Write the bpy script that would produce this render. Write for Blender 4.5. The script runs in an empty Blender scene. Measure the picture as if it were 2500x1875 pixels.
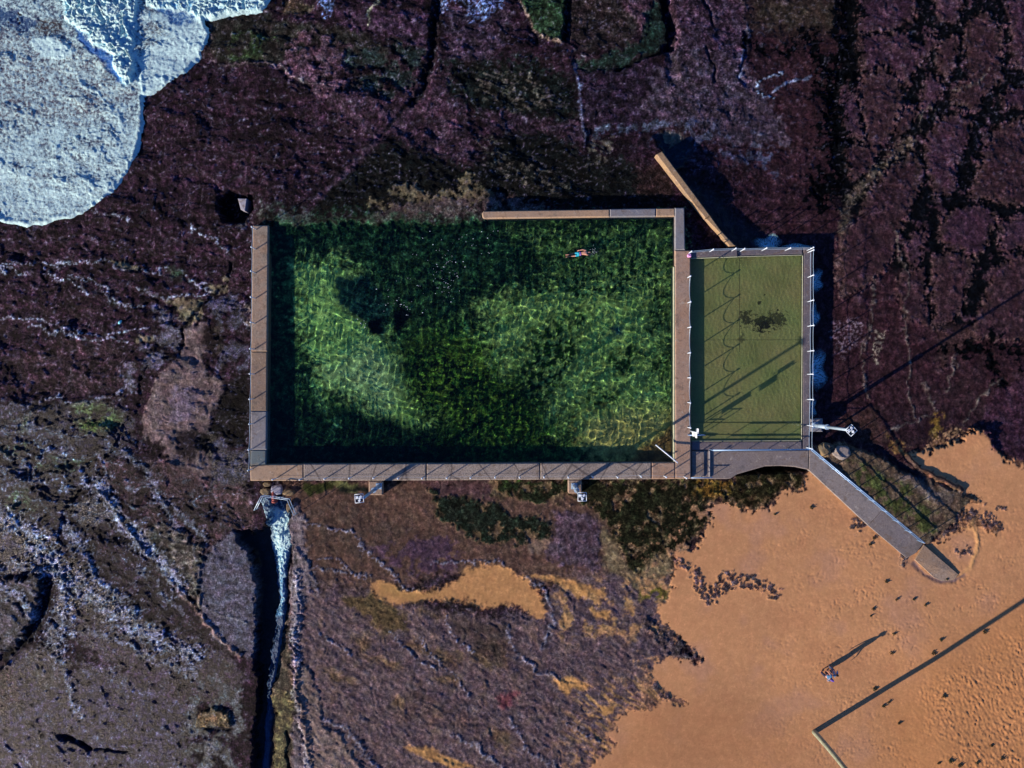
import bpy, bmesh, math, random
import numpy as np
from mathutils import Vector, Matrix

# ------------------------------------------------------------------ camera, sky, sun
S = bpy.context.scene
C = S.collection
H = 57.0                                   # drone altitude over the rock shelf
PPM = 34.0                                 # photo pixels per metre at z = 0
cam = bpy.data.objects.new('camera', bpy.data.cameras.new('camera'))
C.objects.link(cam)
cam.location = (0, 0, H)
cam.data.sensor_width = 36
cam.data.angle = 2 * math.atan(1250 / PPM / H)
cam.data.clip_end = 5000
S.camera = cam

SUN_AZ, SUN_EL = math.radians(32.3), math.radians(17.8)      # light travels towards +x +y
w = bpy.data.worlds.new("World")
S.world = w
w.use_nodes = True
nt = w.node_tree
bg = nt.nodes['Background']
sky = nt.nodes.new('ShaderNodeTexSky')
sky.sky_type = 'NISHITA'
sky.sun_disc = False
sky.sun_elevation = SUN_EL
sky.sun_rotation = math.radians(270) - SUN_AZ
sky.air_density = 1.2
sky.dust_density = 0.4
sky.ozone_density = 5.0
hs = nt.nodes.new('ShaderNodeHueSaturation')
hs.inputs['Saturation'].default_value = 1.2
hs.inputs['Hue'].default_value = 0.52
nt.links.new(sky.outputs[0], hs.inputs['Color'])
nt.links.new(hs.outputs[0], bg.inputs[0])
bg.inputs[1].default_value = 0.07
sl = bpy.data.lights.new('sun', 'SUN')
sl.energy = 4.6
sl.angle = math.radians(0.5)
sl.color = (1.0, 0.80, 0.62)
sl.cycles.is_caustics_light = True
sun = bpy.data.objects.new('sun', sl)
C.objects.link(sun)
sd_ = Vector((math.cos(SUN_AZ) * math.cos(SUN_EL), math.sin(SUN_AZ) * math.cos(SUN_EL), -math.sin(SUN_EL)))
sun.rotation_euler = sd_.to_track_quat('-Z', 'Y').to_euler()
S.view_settings.view_transform = 'Standard'
S.view_settings.look = 'None'
S.view_settings.exposure = 0.75
S.view_settings.gamma = 1.0
S.cycles.use_denoising = True
S.cycles.max_bounces = 6
S.cycles.transparent_max_bounces = 8
S.cycles.sample_clamp_indirect = 3.0

ILL = (0.95, 0.78, 0.66)                  # how bright a white flat surface shows under this light


def lin(c):
    out = []
    for v, k in zip(c, ILL):
        v = v / 255.0
        l = v / 12.92 if v <= 0.04045 else ((v + 0.055) / 1.055) ** 2.4
        out.append(min(l / k, 0.9))
    return tuple(out)


def W(px, py, z=0.0):
    f = (H - z) / H
    return ((px - 1250) / PPM * f, (937.5 - py) / PPM * f)


def W3(px, py, z=0.0):
    x, y = W(px, py, z)
    return (x, y, z)


# ------------------------------------------------------------------ noise
def _g(ix, iy, seed):
    h = (ix.astype(np.uint32) * np.uint32(374761393) + iy.astype(np.uint32) * np.uint32(668265263)
         + np.uint32((seed * 974711 + 12345) & 0xffffffff))
    h = (h ^ (h >> np.uint32(13))) * np.uint32(1274126177)
    h = h ^ (h >> np.uint32(16))
    return h.astype(np.float32) * np.float32(2 * math.pi / 4294967296.0)


def perlin(x, y, seed=0):
    x = np.asarray(x, np.float32); y = np.asarray(y, np.float32)
    fx = np.floor(x); fy = np.floor(y)
    ix = fx.astype(np.int64); iy = fy.astype(np.int64)
    u = x - fx; v = y - fy
    su = u * u * u * (u * (u * 6 - 15) + 10); sv = v * v * v * (v * (v * 6 - 15) + 10)
    r = []
    for dx, dy in ((0, 0), (1, 0), (0, 1), (1, 1)):
        a = _g(ix + dx, iy + dy, seed)
        r.append(np.cos(a) * (u - dx) + np.sin(a) * (v - dy))
    return 1.5 * ((r[0] * (1 - su) + r[1] * su) * (1 - sv) + (r[2] * (1 - su) + r[3] * su) * sv)


def fbm(x, y, seed=0, o=4, gain=0.5):
    t = 0; a = 1; n = 0
    for k in range(o):
        t = t + a * perlin(x * 2 ** k, y * 2 ** k, seed + k * 17); n += a; a *= gain
    return t / n * 1.3


def ridged(x, y, seed=0, o=4):
    t = 0; a = 1; n = 0
    for k in range(o):
        t = t + a * (1 - np.abs(perlin(x * 2 ** k, y * 2 ** k, seed + k * 29)) * 1.6); n += a; a *= 0.55
    return t / n


def sstep(a, b, x):
    t = np.clip((x - a) / (b - a), 0, 1)
    return t * t * (3 - 2 * t)


def rot(x, y, deg):
    c, s = math.cos(math.radians(deg)), math.sin(math.radians(deg))
    return x * c + y * s, -x * s + y * c


def seg_dist(X, Y, pts, closed):
    d = np.full(X.shape, 1e9, np.float32); side = np.zeros(X.shape, bool)
    n = len(pts)
    for i in range(n if closed else n - 1):
        (x0, y0), (x1, y1) = pts[i], pts[(i + 1) % n]
        dx, dy = x1 - x0, y1 - y0
        t = np.clip(((X - x0) * dx + (Y - y0) * dy) / (dx * dx + dy * dy + 1e-9), 0, 1)
        d = np.minimum(d, (X - x0 - t * dx) ** 2 + (Y - y0 - t * dy) ** 2)
        if closed and y0 != y1:
            c = ((y0 > Y) != (y1 > Y)) & (X < (x1 - x0) * (Y - y0) / (y1 - y0) + x0)
            side ^= c
    d = np.sqrt(d)
    return np.where(side, d, -d) if closed else d


# ------------------------------------------------------------------ the ground sheet
def axis(lo, hi, step, far):
    core = np.arange(lo, hi + step * .5, step)
    out = [0.0]; s = step
    while out[-1] < far:
        s *= 1.25; out.append(out[-1] + s)
    out = np.array(out[1:])
    return np.concatenate([(lo - out)[::-1], core, hi + out])


GX = axis(-37.6, 37.6, 0.07, 700.0)
GY = axis(-28.4, 28.4, 0.07, 700.0)
XX, YY = np.meshgrid(GX.astype(np.float32), GY.astype(np.float32))
PX = XX * PPM + 1250; PY = 937.5 - YY * PPM           # photo coordinates of every ground vertex
PX0, PY0 = PX, PY
# pool floor lies lower, so its pattern is read a little closer to the middle
inpool = seg_dist(PX, PY, [(600, 560), (1700, 540), (1700, 1150), (600, 1150)], True)
wA = fbm(PX / 70, PY / 70, 1, 3); wB = fbm(PX / 70, PY / 70, 5, 3)
wC = fbm(PX / 17, PY / 17, 9, 3); wD = fbm(PX / 17, PY / 17, 13, 3)
N1 = fbm(PX / 40, PY / 40, 21, 5, .6)
N2 = fbm(PX / 14, PY / 14, 33, 4, .6)
N3 = fbm(PX / 120, PY / 120, 41, 4)
N4 = fbm(PX / 7, PY / 7, 57, 2, .7)
N5 = perlin(PX / 3.6, PY / 3.6, 701)
ax_, ay_ = rot(PX, PY, 35)
STR = fbm(ax_ / 60 + wA * .8, ay_ / 10 + wB * .8, 63, 4, .65)      # layered rock, running down to the right
ax2, ay2 = rot(PX, PY, -55)
COL = np.zeros(PX.shape + (3,), np.float32)
WET = np.full(PX.shape, .35, np.float32)
BMP = np.full(PX.shape, .6, np.float32)
MOT = np.full(PX.shape, .9, np.float32)
Z = np.zeros(PX.shape, np.float32)


def paint(m, col=None, dz=0, z=None, wet=None, bmp=None, mot=None, sl_=slice(None)):
    if col is not None:
        c = np.array(lin(col), np.float32)
        COL[sl_] = COL[sl_] * (1 - m[..., None]) + c * m[..., None]
    if z is not None: Z[sl_] = Z[sl_] * (1 - m) + z * m
    elif not np.isscalar(dz) or dz != 0: Z[sl_] += dz * m
    for A, v in ((WET, wet), (BMP, bmp), (MOT, mot)):
        if v is not None: A[sl_] = A[sl_] * (1 - m) + v * m


def box(pts, mg):
    xs = [p[0] for p in pts]; ys = [p[1] for p in pts]
    x0, x1 = (min(xs) - mg - 1250) / PPM, (max(xs) + mg - 1250) / PPM
    y0, y1 = (937.5 - max(ys) - mg) / PPM, (937.5 - min(ys) + mg) / PPM
    i0, i1 = np.searchsorted(GX, x0), np.searchsorted(GX, x1)
    j0, j1 = np.searchsorted(GY, y0), np.searchsorted(GY, y1)
    return (slice(max(j0 - 1, 0), j1 + 1), slice(max(i0 - 1, 0), i1 + 1))


def poly(pts, col=None, f=8, warp=1.0, br=0, nz=None, cover=None, cn=None, op=1.0, **k):
    s = box(pts, f + 30 * warp + abs(br) + 4)
    if PX[s].size == 0: return
    X = PX[s] + (wA[s] * 14 + wC[s] * 6) * warp; Y = PY[s] + (wB[s] * 14 + wD[s] * 6) * warp
    d = seg_dist(X, Y, pts, True) + 3.0 * N4[s] * min(warp, 1)
    if br: d = d + br * ((N2 + N1 * .6) if nz is None else nz)[s]
    m = sstep(-f, f, d)
    if cover is not None:
        m = m * sstep(cover - .12, cover + .12, (N1 if cn is None else cn)[s])
    paint(m * op, col, sl_=s, **k)


def line(pts, wd, col=None, f=None, warp=.6, br=0, nz=None, op=1.0, **k):
    f = wd * .5 if f is None else f
    s = box(pts, wd + f + 30 * warp + abs(br) + 4)
    if PX[s].size == 0: return
    X = PX[s] + (wA[s] * 14 + wC[s] * 7) * warp; Y = PY[s] + (wB[s] * 14 + wD[s] * 7) * warp
    d = wd / 2 * (1 + .9 * N1[s] + .5 * N2[s]) - seg_dist(X, Y, pts, False)
    if br: d = d + br * (N2 if nz is None else nz)[s]
    paint(sstep(-f, f, d) * op, col, sl_=s, **k)


# base: dark purple weedy shelf
COL[:] = lin((44, 27, 36))
t = sstep(-.5, .6, N3)[..., None]
COL[:] = COL * (1 - t) + np.array(lin((25, 14, 20)), np.float32) * t
rgt = sstep(1500, 2100, PX)
paint(rgt * .9, (50, 29, 32), wet=.3, bmp=.35, mot=.5)
Z += N3 * .08 + N1 * .035 + N2 * .02
Z += -.15 * sstep(1100, 400, PX) - .45 * sstep(1650, 1900, PX) * sstep(1150, 1000, PY)
Z += -.45 * sstep(560, 300, PY) * sstep(700, 1500, PX)
M_ = (0, 900)
P = lambda *a: list(zip(a[::2], a[1::2]))

# --- upper left shelf
poly(P(500, 40, 640, 30, 760, 60, 870, 60, 950, 120, 900, 150, 760, 110, 660, 170, 560, 160, 505, 120), (40, 36, 32), br=12, bmp=.9)
poly(P(560, 70, 680, 90, 640, 140, 560, 150), (38, 48, 28), br=14, cover=0)
poly(P(700, 90, 770, 75, 860, 110, 850, 220, 790, 240, 700, 180), (82, 58, 66), br=16, cover=-.15, dz=.05)
poly(P(860, 160, 960, 150, 970, 210, 930, 240, 850, 210), (84, 60, 64), br=14, cover=-.1)
poly(P(820, 30, 900, 20, 1040, 30, 1050, 150, 980, 90, 850, 70), (54, 36, 48), br=16)
poly(P(1090, 10, 1250, 10, 1230, 120, 1170, 150, 1090, 150), (54, 40, 50), br=16)
poly(P(830, 120, 960, 90, 1040, 120, 1030, 200, 960, 250, 900, 245, 845, 215, 860, 180), (26, 34, 32), br=12, cover=-.1, dz=-.12)
poly(P(840, 215, 960, 250, 1040, 180, 1120, 140, 1140, 260, 1160, 400, 1040, 380, 950, 330, 900, 320, 830, 300, 800, 250), (56, 38, 47), br=16, dz=.05)
poly(P(1080, 150, 1300, 140, 1410, 190, 1420, 290, 1300, 290, 1180, 290, 1110, 230), (12, 17, 15), br=34, f=14, dz=-.04, mot=1)
poly(P(1180, 270, 1260, 275, 1340, 290, 1420, 300, 1420, 345, 1320, 340, 1250, 310, 1180, 305), (48, 33, 42), br=10)
poly(P(870, 390, 960, 335, 1060, 380, 1150, 410, 1230, 320, 1320, 310, 1430, 360, 1520, 380, 1640, 430, 1640, 505, 1200, 505, 1100, 520, 850, 535, 740, 520, 800, 440), (11, 13, 12), br=30, f=12, dz=-.04, mot=.8)
poly(P(1420, 150, 1640, 140, 1620, 290, 1560, 300, 1430, 330), (38, 27, 38), br=22, op=.8)
poly(P(1560, 400, 1640, 380, 1640, 470, 1560, 470), (46, 30, 28), br=20, op=.7)
for a in (P(770, -20, 800, 40, 820, 0), P(1100, -30, 1150, 40, 1180, 50, 1225, 20, 1225, -30), P(1065, -20, 1075, 25, 1100, -10)):
    poly(a, (92, 104, 140), br=12, cover=.0, cn=N4, f=4)
for a in (P(955, 480, 1000, 450, 1020, 445, 1040, 470, 1055, 490, 1075, 455, 1100, 470, 1130, 445, 1160, 445, 1200, 470, 1215, 490, 1160, 500, 1030, 505),
          P(905, 495, 990, 498, 1060, 515, 1000, 528, 960, 528), P(1125, 435, 1150, 432, 1150, 460, 1130, 455)):
    poly(a, (98, 84, 62), br=20, f=4, warp=.7, mot=.45, cover=-.22, cn=N2 + N1 * .4, wet=.1, dz=.05)
poly(P(960, 500, 1240, 480, 1330, 500, 1330, 525, 1100, 520, 1000, 540, 870, 545), (78, 62, 58), br=14, f=6, cover=-.3, dz=.05)
ss = fbm(rot(PX, PY, 20)[0] / 50, rot(PX, PY, 20)[1] / 7, 91, 3)
for a in (P(1215, 395, 1270, 400, 1340, 420, 1400, 450, 1370, 465, 1300, 450, 1240, 430), P(1150, 330, 1220, 330, 1240, 400, 1190, 400), P(1430, 340, 1500, 330, 1490, 380, 1430, 390),
          P(1160, 165, 1300, 175, 1380, 250, 1250, 270, 1170, 240)):
    poly(a, (84, 76, 64), br=12, f=4, warp=.8, mot=.5, op=.8, cover=.10, cn=ss * .55 + N2 * .5, wet=.1)
line(P(1076, -40, 1060, 60, 1055, 120, 1045, 160, 1035, 210, 1000, 250), 16, (6, 10, 12), dz=-.35, warp=.5, br=5)
line(P(1035, 210, 985, 262, 925, 335, 905, 352), 7, (24, 20, 26), dz=-.1, warp=.3)
line(P(925, 335, 870, 400, 800, 460, 750, 520), 14, (62, 44, 54), dz=.07, warp=.3, br=3)
line(P(640, 150, 700, 175, 745, 190, 800, 215), 4, (120, 100, 100), warp=1, br=2, dz=.04)
line(P(500, 110, 520, 150, 600, 160, 640, 150), 4, (84, 68, 70), warp=1, br=2, dz=.04)
line(P(900, 60, 900, 30, 920, 0), 4, (120, 112, 92), warp=.7, br=2)
poly(P(690, 0, 760, 5, 740, 25, 690, 22), (74, 62, 46), br=8)
poly(P(560, 560, 640, 520, 760, 530, 760, 548, 640, 550), (70, 66, 66), br=16, cover=0, wet=.6)
# --- boulder hollow by the corner of the pool
poly(P(530, 480, 560, 465, 610, 475, 615, 505, 590, 540, 545, 540, 528, 510), (4, 6, 9), br=2, f=6, warp=.35, z=-1.1, mot=.3, bmp=.2)

# --- top centre right: green ledge, crevasse, wet purple shelf
poly(P(1262, -30, 1295, 40, 1305, 65, 1340, 90, 1372, 98, 1385, 60, 1385, -30), (36, 54, 34), br=8, f=4, bmp=1, dz=.18)
line(P(1262, -20, 1294, 40, 1303, 66, 1340, 92, 1374, 100), 5, (104, 88, 76), warp=.4, br=3, dz=.04)
line(P(1388, -20, 1388, 40, 1384, 90), 12, (8, 10, 14), warp=.4, dz=-.35)
poly(P(1390, -20, 1500, -20, 1560, 50, 1545, 110, 1440, 120, 1395, 90), (36, 28, 27), br=16)
poly(P(1500, -30, 1575, -30, 1590, 55, 1575, 80, 1560, 50), (74, 52, 60), br=8, dz=.08)
poly(P(1400, 140, 1480, 125, 1560, 95, 1580, 50, 1570, 20, 1620, -10, 1650, 60, 1640, 105, 1560, 130, 1520, 160, 1410, 165), (24, 38, 32), br=16, dz=-.12, bmp=1)
line(P(1625, -40, 1632, 20, 1642, 60, 1640, 100), 24, (5, 10, 18), dz=-.6, warp=.5, f=6)
line(P(1640, 100, 1600, 125, 1550, 145, 1510, 165), 8, (6, 10, 12), dz=-.3, warp=.5)
line(P(1628, 100, 1640, 150, 1640, 190), 20, (22, 34, 54), dz=-.2, warp=.6, br=6, wet=.9)
poly(P(1650, -30, 1820, -30, 1835, 60, 1815, 170, 1860, 250, 1760, 270, 1650, 250, 1620, 170, 1645, 90), (62, 44, 54), br=18, f=16, dz=.06, mot=.9)
poly(P(1660, 100, 1820, 140, 1900, 250, 1940, 340, 1780, 350, 1640, 300, 1560, 260), (62, 50, 58), br=30, wet=.4, op=.8)
line(P(1720, -10, 1740, 20, 1745, 50), 6, (20, 16, 22), dz=-.15)
line(P(1725, 110, 1752, 155, 1755, 190), 5, (18, 16, 24), dz=-.15)
line(P(1830, 60, 1825, 130, 1810, 180, 1830, 200), 6, (30, 36, 56), dz=-.1)
for a in (P(1405, 150, 1415, 190, 1422, 250, 1425, 300, 1428, 350), P(1835, 40, 1840, 80, 1820, 110, 1815, 180)):
    line(a, 6, (84, 84, 104), br=4, warp=.6, dz=.04, wet=.6)
line(P(1920, 165, 1880, 175, 1852, 190, 1856, 210, 1880, 225, 1900, 232), 3, (130, 138, 156), nz=N4, br=5, warp=.6, dz=.05)
line(P(1900, 215, 1930, 190, 1990, 175), 5, (90, 92, 110), br=4, warp=.6, dz=.05)
poly(P(1440, 310, 1600, 290, 1720, 300, 1860, 330, 1900, 370, 1700, 350, 1590, 340, 1450, 330), (66, 72, 88), br=14, cover=.12, wet=.6, bmp=1)  # this and the next patch paint in the bluish glimmer of wet rock
poly(P(1560, 300, 1700, 290, 1900, 330, 1900, 420, 1720, 360), (58, 56, 70), br=18, cover=.15, wet=.5)
poly(P(1600, 325, 1660, 315, 1690, 345, 1680, 400, 1650, 420, 1625, 370), (10, 22, 32), br=6, dz=-.25, wet=.9, bmp=.2, mot=.3)
poly(P(1640, 420, 1700, 430, 1900, 600, 1790, 620, 1700, 500), (12, 20, 28), br=6, f=20, wet=.9, bmp=.3, mot=.4, op=.7, dz=-.15)  # slanting wall's cast shadow painted into the wet rock

# --- the right-hand reef: slabs parted by weed-filled black joints
poly(P(1830, -30, 2075, -30, 2068, 50, 2000, 80, 1900, 60, 1840, 50), (48, 38, 31), br=24, f=34)
poly(P(2330, 460, 2500, 440, 2500, 760, 2300, 900, 2300, 700), (66, 46, 42), br=22, op=.7)
poly(P(2072, -40, 2540, -40, 2540, 815, 2300, 800, 2210, 720, 2185, 640, 2060, 500, 2045, 300, 2062, 100), (5, 6, 9), f=10, br=14, mot=.7, dz=-.06)
SLABS = (P(2104, 72, 2234, 69, 2241, 101, 2302, 65, 2299, 108, 2266, 145, 2234, 202, 2212, 195, 2198, 170, 2161, 145, 2107, 163), P(2111, 173, 2165, 148, 2205, 181, 2219, 235, 2198, 318, 2161, 347, 2118, 347, 2125, 289, 2107, 217),
         P(2053, 181, 2089, 173, 2100, 217, 2112, 253, 2116, 300, 2109, 325, 2067, 322, 2057, 271, 2064, 231), P(2060, 354, 2111, 336, 2161, 355, 2147, 394, 2096, 437, 2078, 427, 2071, 390), P(2100, -30, 2260, -30, 2250, 30, 2200, 60, 2104, 64),
         P(2321, 76, 2353, 72, 2353, 119, 2330, 175, 2302, 159, 2306, 108), P(2288, 170, 2324, 185, 2306, 231, 2284, 267, 2263, 257, 2266, 210), P(2378, 40, 2415, 14, 2443, 22, 2462, 65, 2469, 145, 2476, 181, 2422, 220, 2407, 262, 2357, 256, 2335, 239, 2353, 202, 2393, 163, 2375, 137, 2368, 94),
         P(2321, 268, 2357, 264, 2396, 290, 2382, 340, 2342, 423, 2328, 470, 2295, 474, 2281, 416, 2270, 372, 2288, 318), P(2223, 253, 2252, 246, 2248, 296, 2223, 325, 2198, 325, 2208, 289), P(2290, -30, 2370, -30, 2360, 40, 2310, 30),
         P(2161, 434, 2198, 383, 2248, 350, 2266, 398, 2259, 463, 2234, 499, 2216, 542, 2195, 600, 2175, 660, 2130, 700, 2050, 720, 2047, 620, 2060, 560, 2105, 524, 2118, 480), P(2342, 504, 2415, 500, 2443, 522, 2429, 583, 2393, 623, 2321, 604, 2295, 583, 2306, 536),
         P(2288, 626, 2321, 615, 2389, 630, 2382, 681, 2357, 746, 2335, 789, 2288, 800, 2281, 702), P(2216, 601, 2245, 558, 2274, 576, 2263, 619, 2227, 645), P(2414, 380, 2445, 300, 2540, 270, 2540, 500, 2440, 490, 2375, 470, 2395, 420), P(2465, 217, 2540, 190, 2540, 260, 2475, 250),
         P(2425, 690, 2450, 640, 2540, 610, 2540, 830, 2380, 830, 2395, 770), P(2452, 530, 2540, 520, 2540, 595, 2450, 615), P(2200, 660, 2268, 650, 2275, 790, 2215, 780, 2190, 710), P(2480, -30, 2540, -30, 2540, 170, 2495, 140, 2480, 60), P(2160, 380, 2215, 335, 2225, 352, 2170, 400))
for k, a in enumerate(SLABS):
    cc = ((56, 35, 44), (56, 36, 39), (60, 39, 48), (54, 34, 37))[k % 4]
    poly(a, (68, 48, 46), br=13, f=5, mot=.7, warp=.8, nz=N2 + N1 * .6 + N4 * .5, dz=.06)
    xs_ = sum(p[0] for p in a) / len(a); ys_ = sum(p[1] for p in a) / len(a)
    poly([(xs_ + (x - xs_) * .84, ys_ + (y - ys_) * .9) for x, y in a], cc, br=14, f=12, mot=.5, warp=1.0, dz=.03)
poly(P(2072, -40, 2540, -40, 2540, 900, 2300, 900, 2100, 740, 2050, 500, 2045, 300, 2062, 100), (52, 34, 39), f=14, br=20, mot=.7, cover=.30, cn=N1 + N2 * .4, dz=.03)
poly(P(2050, 1040, 2400, 900, 2440, 1060, 2240, 1090, 2120, 1080), (46, 30, 32), br=18, op=.6)
FIS = [(P(2080, -30, 2085, 60, 2088, 110, 2060, 150, 2052, 200, 2042, 280, 2055, 340, 2048, 400, 2035, 440, 2020, 470), 22, 10),
       (P(1985, 80, 2010, 130, 2050, 170), 10, 12), (P(2010, 180, 2050, 220, 2030, 300), 12, 14), (P(2430, 830, 2440, 900, 2462, 960), 8, 8),
       (P(1830, 90, 1880, 110, 1960, 110), 4, 8), (P(2300, 860, 2420, 840, 2500, 860), 5, 8), (P(1990, 420, 2030, 500), 5, 6)]
for a, wd, br in FIS:
    line(a, wd * 1.1, (2, 3, 5), f=3, warp=1.3, br=br * 1.4 + 3, nz=N2 + N4 * .7, dz=-.07, mot=.3, bmp=.3, wet=.5)
    line(a, wd * 2.2 + 8, (3, 4, 6), f=5, warp=1.6, br=br * 2 + 12, nz=N2 + N1 - .01, op=1.0, mot=.6, wet=.1)
line(P(2240, 335, 2200, 370, 2150, 410, 2080, 490, 2060, 560), 20, (74, 62, 50), f=8, br=16, warp=.5, nz=N4, op=.8)
for a in (P(2205, 630, 2225, 700, 2215, 800, 2225, 920, 2235, 1020), P(2148, 690, 2136, 790, 2120, 860), P(2350, 1040, 2390, 990, 2450, 920), P(2270, 930, 2290, 1010, 2180, 1050), P(2190, 540, 2205, 630), P(2130, 790, 2110, 860, 2130, 980),
          P(2350, 860, 2320, 960), P(2270, 310, 2260, 270, 2300, 255), P(2440, 160, 2390, 200, 2340, 215)):
    line(a, 3.5, (92, 78, 70), f=3, br=3, warp=1.1, dz=.04)
poly(P(2045, 780, 2100, 780, 2110, 830, 2060, 880, 2045, 860), (96, 76, 80), br=16, cover=.1, cn=N4)
poly(P(2140, 810, 2165, 815, 2160, 880, 2145, 870), (118, 102, 86), br=8, cover=.1, cn=N4, f=3)
poly(P(2275, 1015, 2300, 1015, 2305, 1080, 2285, 1085), (112, 84, 36), br=12, cover=-.2, cn=N2)
poly(P(2160, 1060, 2210, 1075, 2220, 1110, 2170, 1090), (120, 86, 48), br=12, cover=-.1, cn=N2)
poly(P(2050, 1020, 2140, 1000, 2170, 1080, 2060, 1080), (58, 38, 34), br=12)

# --- left shelf: ledges, sun glints painted pale along their crests
poly(P(-900, 560, 640, 560, 620, 900, 300, 1000, -900, 1000), (44, 27, 35), f=60, op=.6, mot=1)
poly(P(140, 830, 340, 860, 300, 970, 100, 960, 0, 900), (52, 36, 40), br=20, op=.7)
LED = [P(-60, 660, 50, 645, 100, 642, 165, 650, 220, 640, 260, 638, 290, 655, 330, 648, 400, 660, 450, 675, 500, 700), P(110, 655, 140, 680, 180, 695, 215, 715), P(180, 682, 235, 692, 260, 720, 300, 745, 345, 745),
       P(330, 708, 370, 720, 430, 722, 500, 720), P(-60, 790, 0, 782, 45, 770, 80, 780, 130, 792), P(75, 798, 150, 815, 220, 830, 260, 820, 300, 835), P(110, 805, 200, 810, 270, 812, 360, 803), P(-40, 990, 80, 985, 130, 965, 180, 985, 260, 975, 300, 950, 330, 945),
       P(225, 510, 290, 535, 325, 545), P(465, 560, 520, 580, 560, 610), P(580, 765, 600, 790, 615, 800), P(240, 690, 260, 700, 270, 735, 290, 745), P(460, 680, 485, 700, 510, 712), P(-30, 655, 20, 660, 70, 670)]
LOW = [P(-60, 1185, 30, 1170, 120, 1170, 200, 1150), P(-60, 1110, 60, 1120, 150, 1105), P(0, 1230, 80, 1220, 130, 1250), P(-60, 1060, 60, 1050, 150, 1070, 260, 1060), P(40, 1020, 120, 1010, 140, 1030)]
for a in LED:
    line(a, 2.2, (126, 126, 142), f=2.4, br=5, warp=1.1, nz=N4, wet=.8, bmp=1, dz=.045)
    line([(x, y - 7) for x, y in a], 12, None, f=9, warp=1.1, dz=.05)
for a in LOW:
    line(a, 4, (130, 144, 158), f=5, br=9, warp=1.6, nz=N4, wet=.9, bmp=1, dz=.05)  # lower ledges get the same painted glint
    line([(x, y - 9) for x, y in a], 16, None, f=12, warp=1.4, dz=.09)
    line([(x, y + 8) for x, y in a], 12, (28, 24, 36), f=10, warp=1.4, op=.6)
for a in (P(270, 640, 300, 635, 335, 650, 325, 658, 290, 650), P(510, 698, 550, 695, 550, 715, 520, 720), P(540, 675, 558, 677, 555, 690, 542, 688), P(325, 825, 375, 818, 380, 830, 330, 838),
          P(395, 735, 430, 728, 495, 733, 500, 765, 470, 790, 445, 790, 430, 765)):
    poly(a, (112, 98, 74), br=8, f=4, warp=.5, mot=.5, cover=-.4)
poly(P(585, 760, 600, 740, 618, 735, 618, 800, 600, 790), (94, 80, 76), br=3, f=3, warp=.3, dz=.1)
poly(P(465, 790, 505, 780, 520, 830, 490, 870, 505, 915, 545, 930, 548, 970, 520, 1010, 505, 1060, 515, 1110, 530, 1150, 490, 1180, 450, 1230, 420, 1180, 405, 1110, 390, 1080, 340, 1060, 350, 1000, 380, 940, 400, 900, 430, 870, 445, 830), (104, 84, 80), br=10, f=5, warp=.7, mot=.45, wet=.35, dz=.05)
poly(P(420, 960, 480, 950, 470, 1020, 410, 1020), (98, 82, 96), br=16, op=.7, wet=.6)
poly(P(350, 700, 420, 750, 450, 790, 430, 860, 360, 900, 310, 960, 300, 920, 340, 850, 400, 800), (70, 66, 80), br=20, cover=-.05, wet=.8, bmp=1)
poly(P(500, 740, 560, 700, 605, 820, 600, 900, 545, 900, 520, 800), (54, 50, 66), br=20, cover=-.05, wet=.7, bmp=1)
poly(P(495, 795, 540, 790, 550, 850, 520, 880, 490, 840), (28, 18, 20), br=8, f=6)
poly(P(545, 940, 608, 900, 608, 1080, 560, 1100, 505, 1060, 525, 1010), (14, 12, 14), br=10, f=8)
line(P(560, 640, 560, 680, 520, 720, 500, 740, 445, 800, 445, 840, 400, 870), 6, (8, 12, 16), dz=-.15, br=7, warp=.5)
line(P(355, 890, 340, 930, 335, 990, 310, 1025, 265, 1110, 215, 1170, 190, 1200), 4, (8, 10, 14), dz=-.12, br=7, warp=.9)
line(P(190, 1200, 155, 1250, 145, 1295), 8, (10, 12, 16), dz=-.15, br=6, warp=.5)
poly(P(500, 1060, 560, 1100, 606, 1100, 606, 1200, 560, 1260, 480, 1240, 520, 1160), (44, 42, 56), br=18, wet=.85, bmp=1)
poly(P(430, 1050, 480, 1050, 490, 1100, 460, 1130, 430, 1110), (30, 22, 26), br=12)
poly(P(475, 1055, 530, 1060, 520, 1115, 480, 1110), (18, 17, 18), br=10, f=6)
poly(P(400, 650, 440, 670, 430, 690), (34, 46, 34), br=8)
# lower-left wet flats
poly(P(-900, 1000, 300, 980, 330, 1060, 220, 1180, 140, 1290, -900, 1260), (32, 28, 44), br=26, op=.8, wet=.75, bmp=1, mot=1)
poly(P(-50, 1010, 120, 1020, 200, 1060, 170, 1080, 100, 1060, -50, 1050), (48, 52, 60), br=20, cover=0, wet=.8)
poly(P(165, 985, 230, 990, 295, 1010, 300, 1035, 240, 1060, 195, 1045, 190, 1010), (68, 80, 44), br=14, cover=-.3, dz=.04)
poly(P(205, 1030, 240, 1025, 225, 1055, 205, 1050), (78, 100, 32), br=6)
for a in (P(80, 1130, 190, 1115, 220, 1130, 130, 1160), P(0, 1100, 60, 1080, 60, 1120), P(0, 1220, 60, 1190, 90, 1250, 20, 1260), P(30, 1030, 60, 1030, 50, 1050)):
    poly(a, (60, 74, 52), br=16, cover=-.1, cn=N2)
poly(P(90, 985, 150, 985, 170, 1030, 120, 1045, 80, 1020), (22, 18, 24), br=10)
poly(P(215, 1120, 420, 1130, 520, 1180, 590, 1200, 600, 1290, 540, 1300, 520, 1350, 470, 1390, 400, 1330, 300, 1250, 250, 1190), (62, 43, 46), br=24, cover=-.25, wet=.5, bmp=1)
poly(P(520, 1190, 600, 1180, 620, 1280, 540, 1290), (74, 52, 52), br=14, wet=.5)
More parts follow.
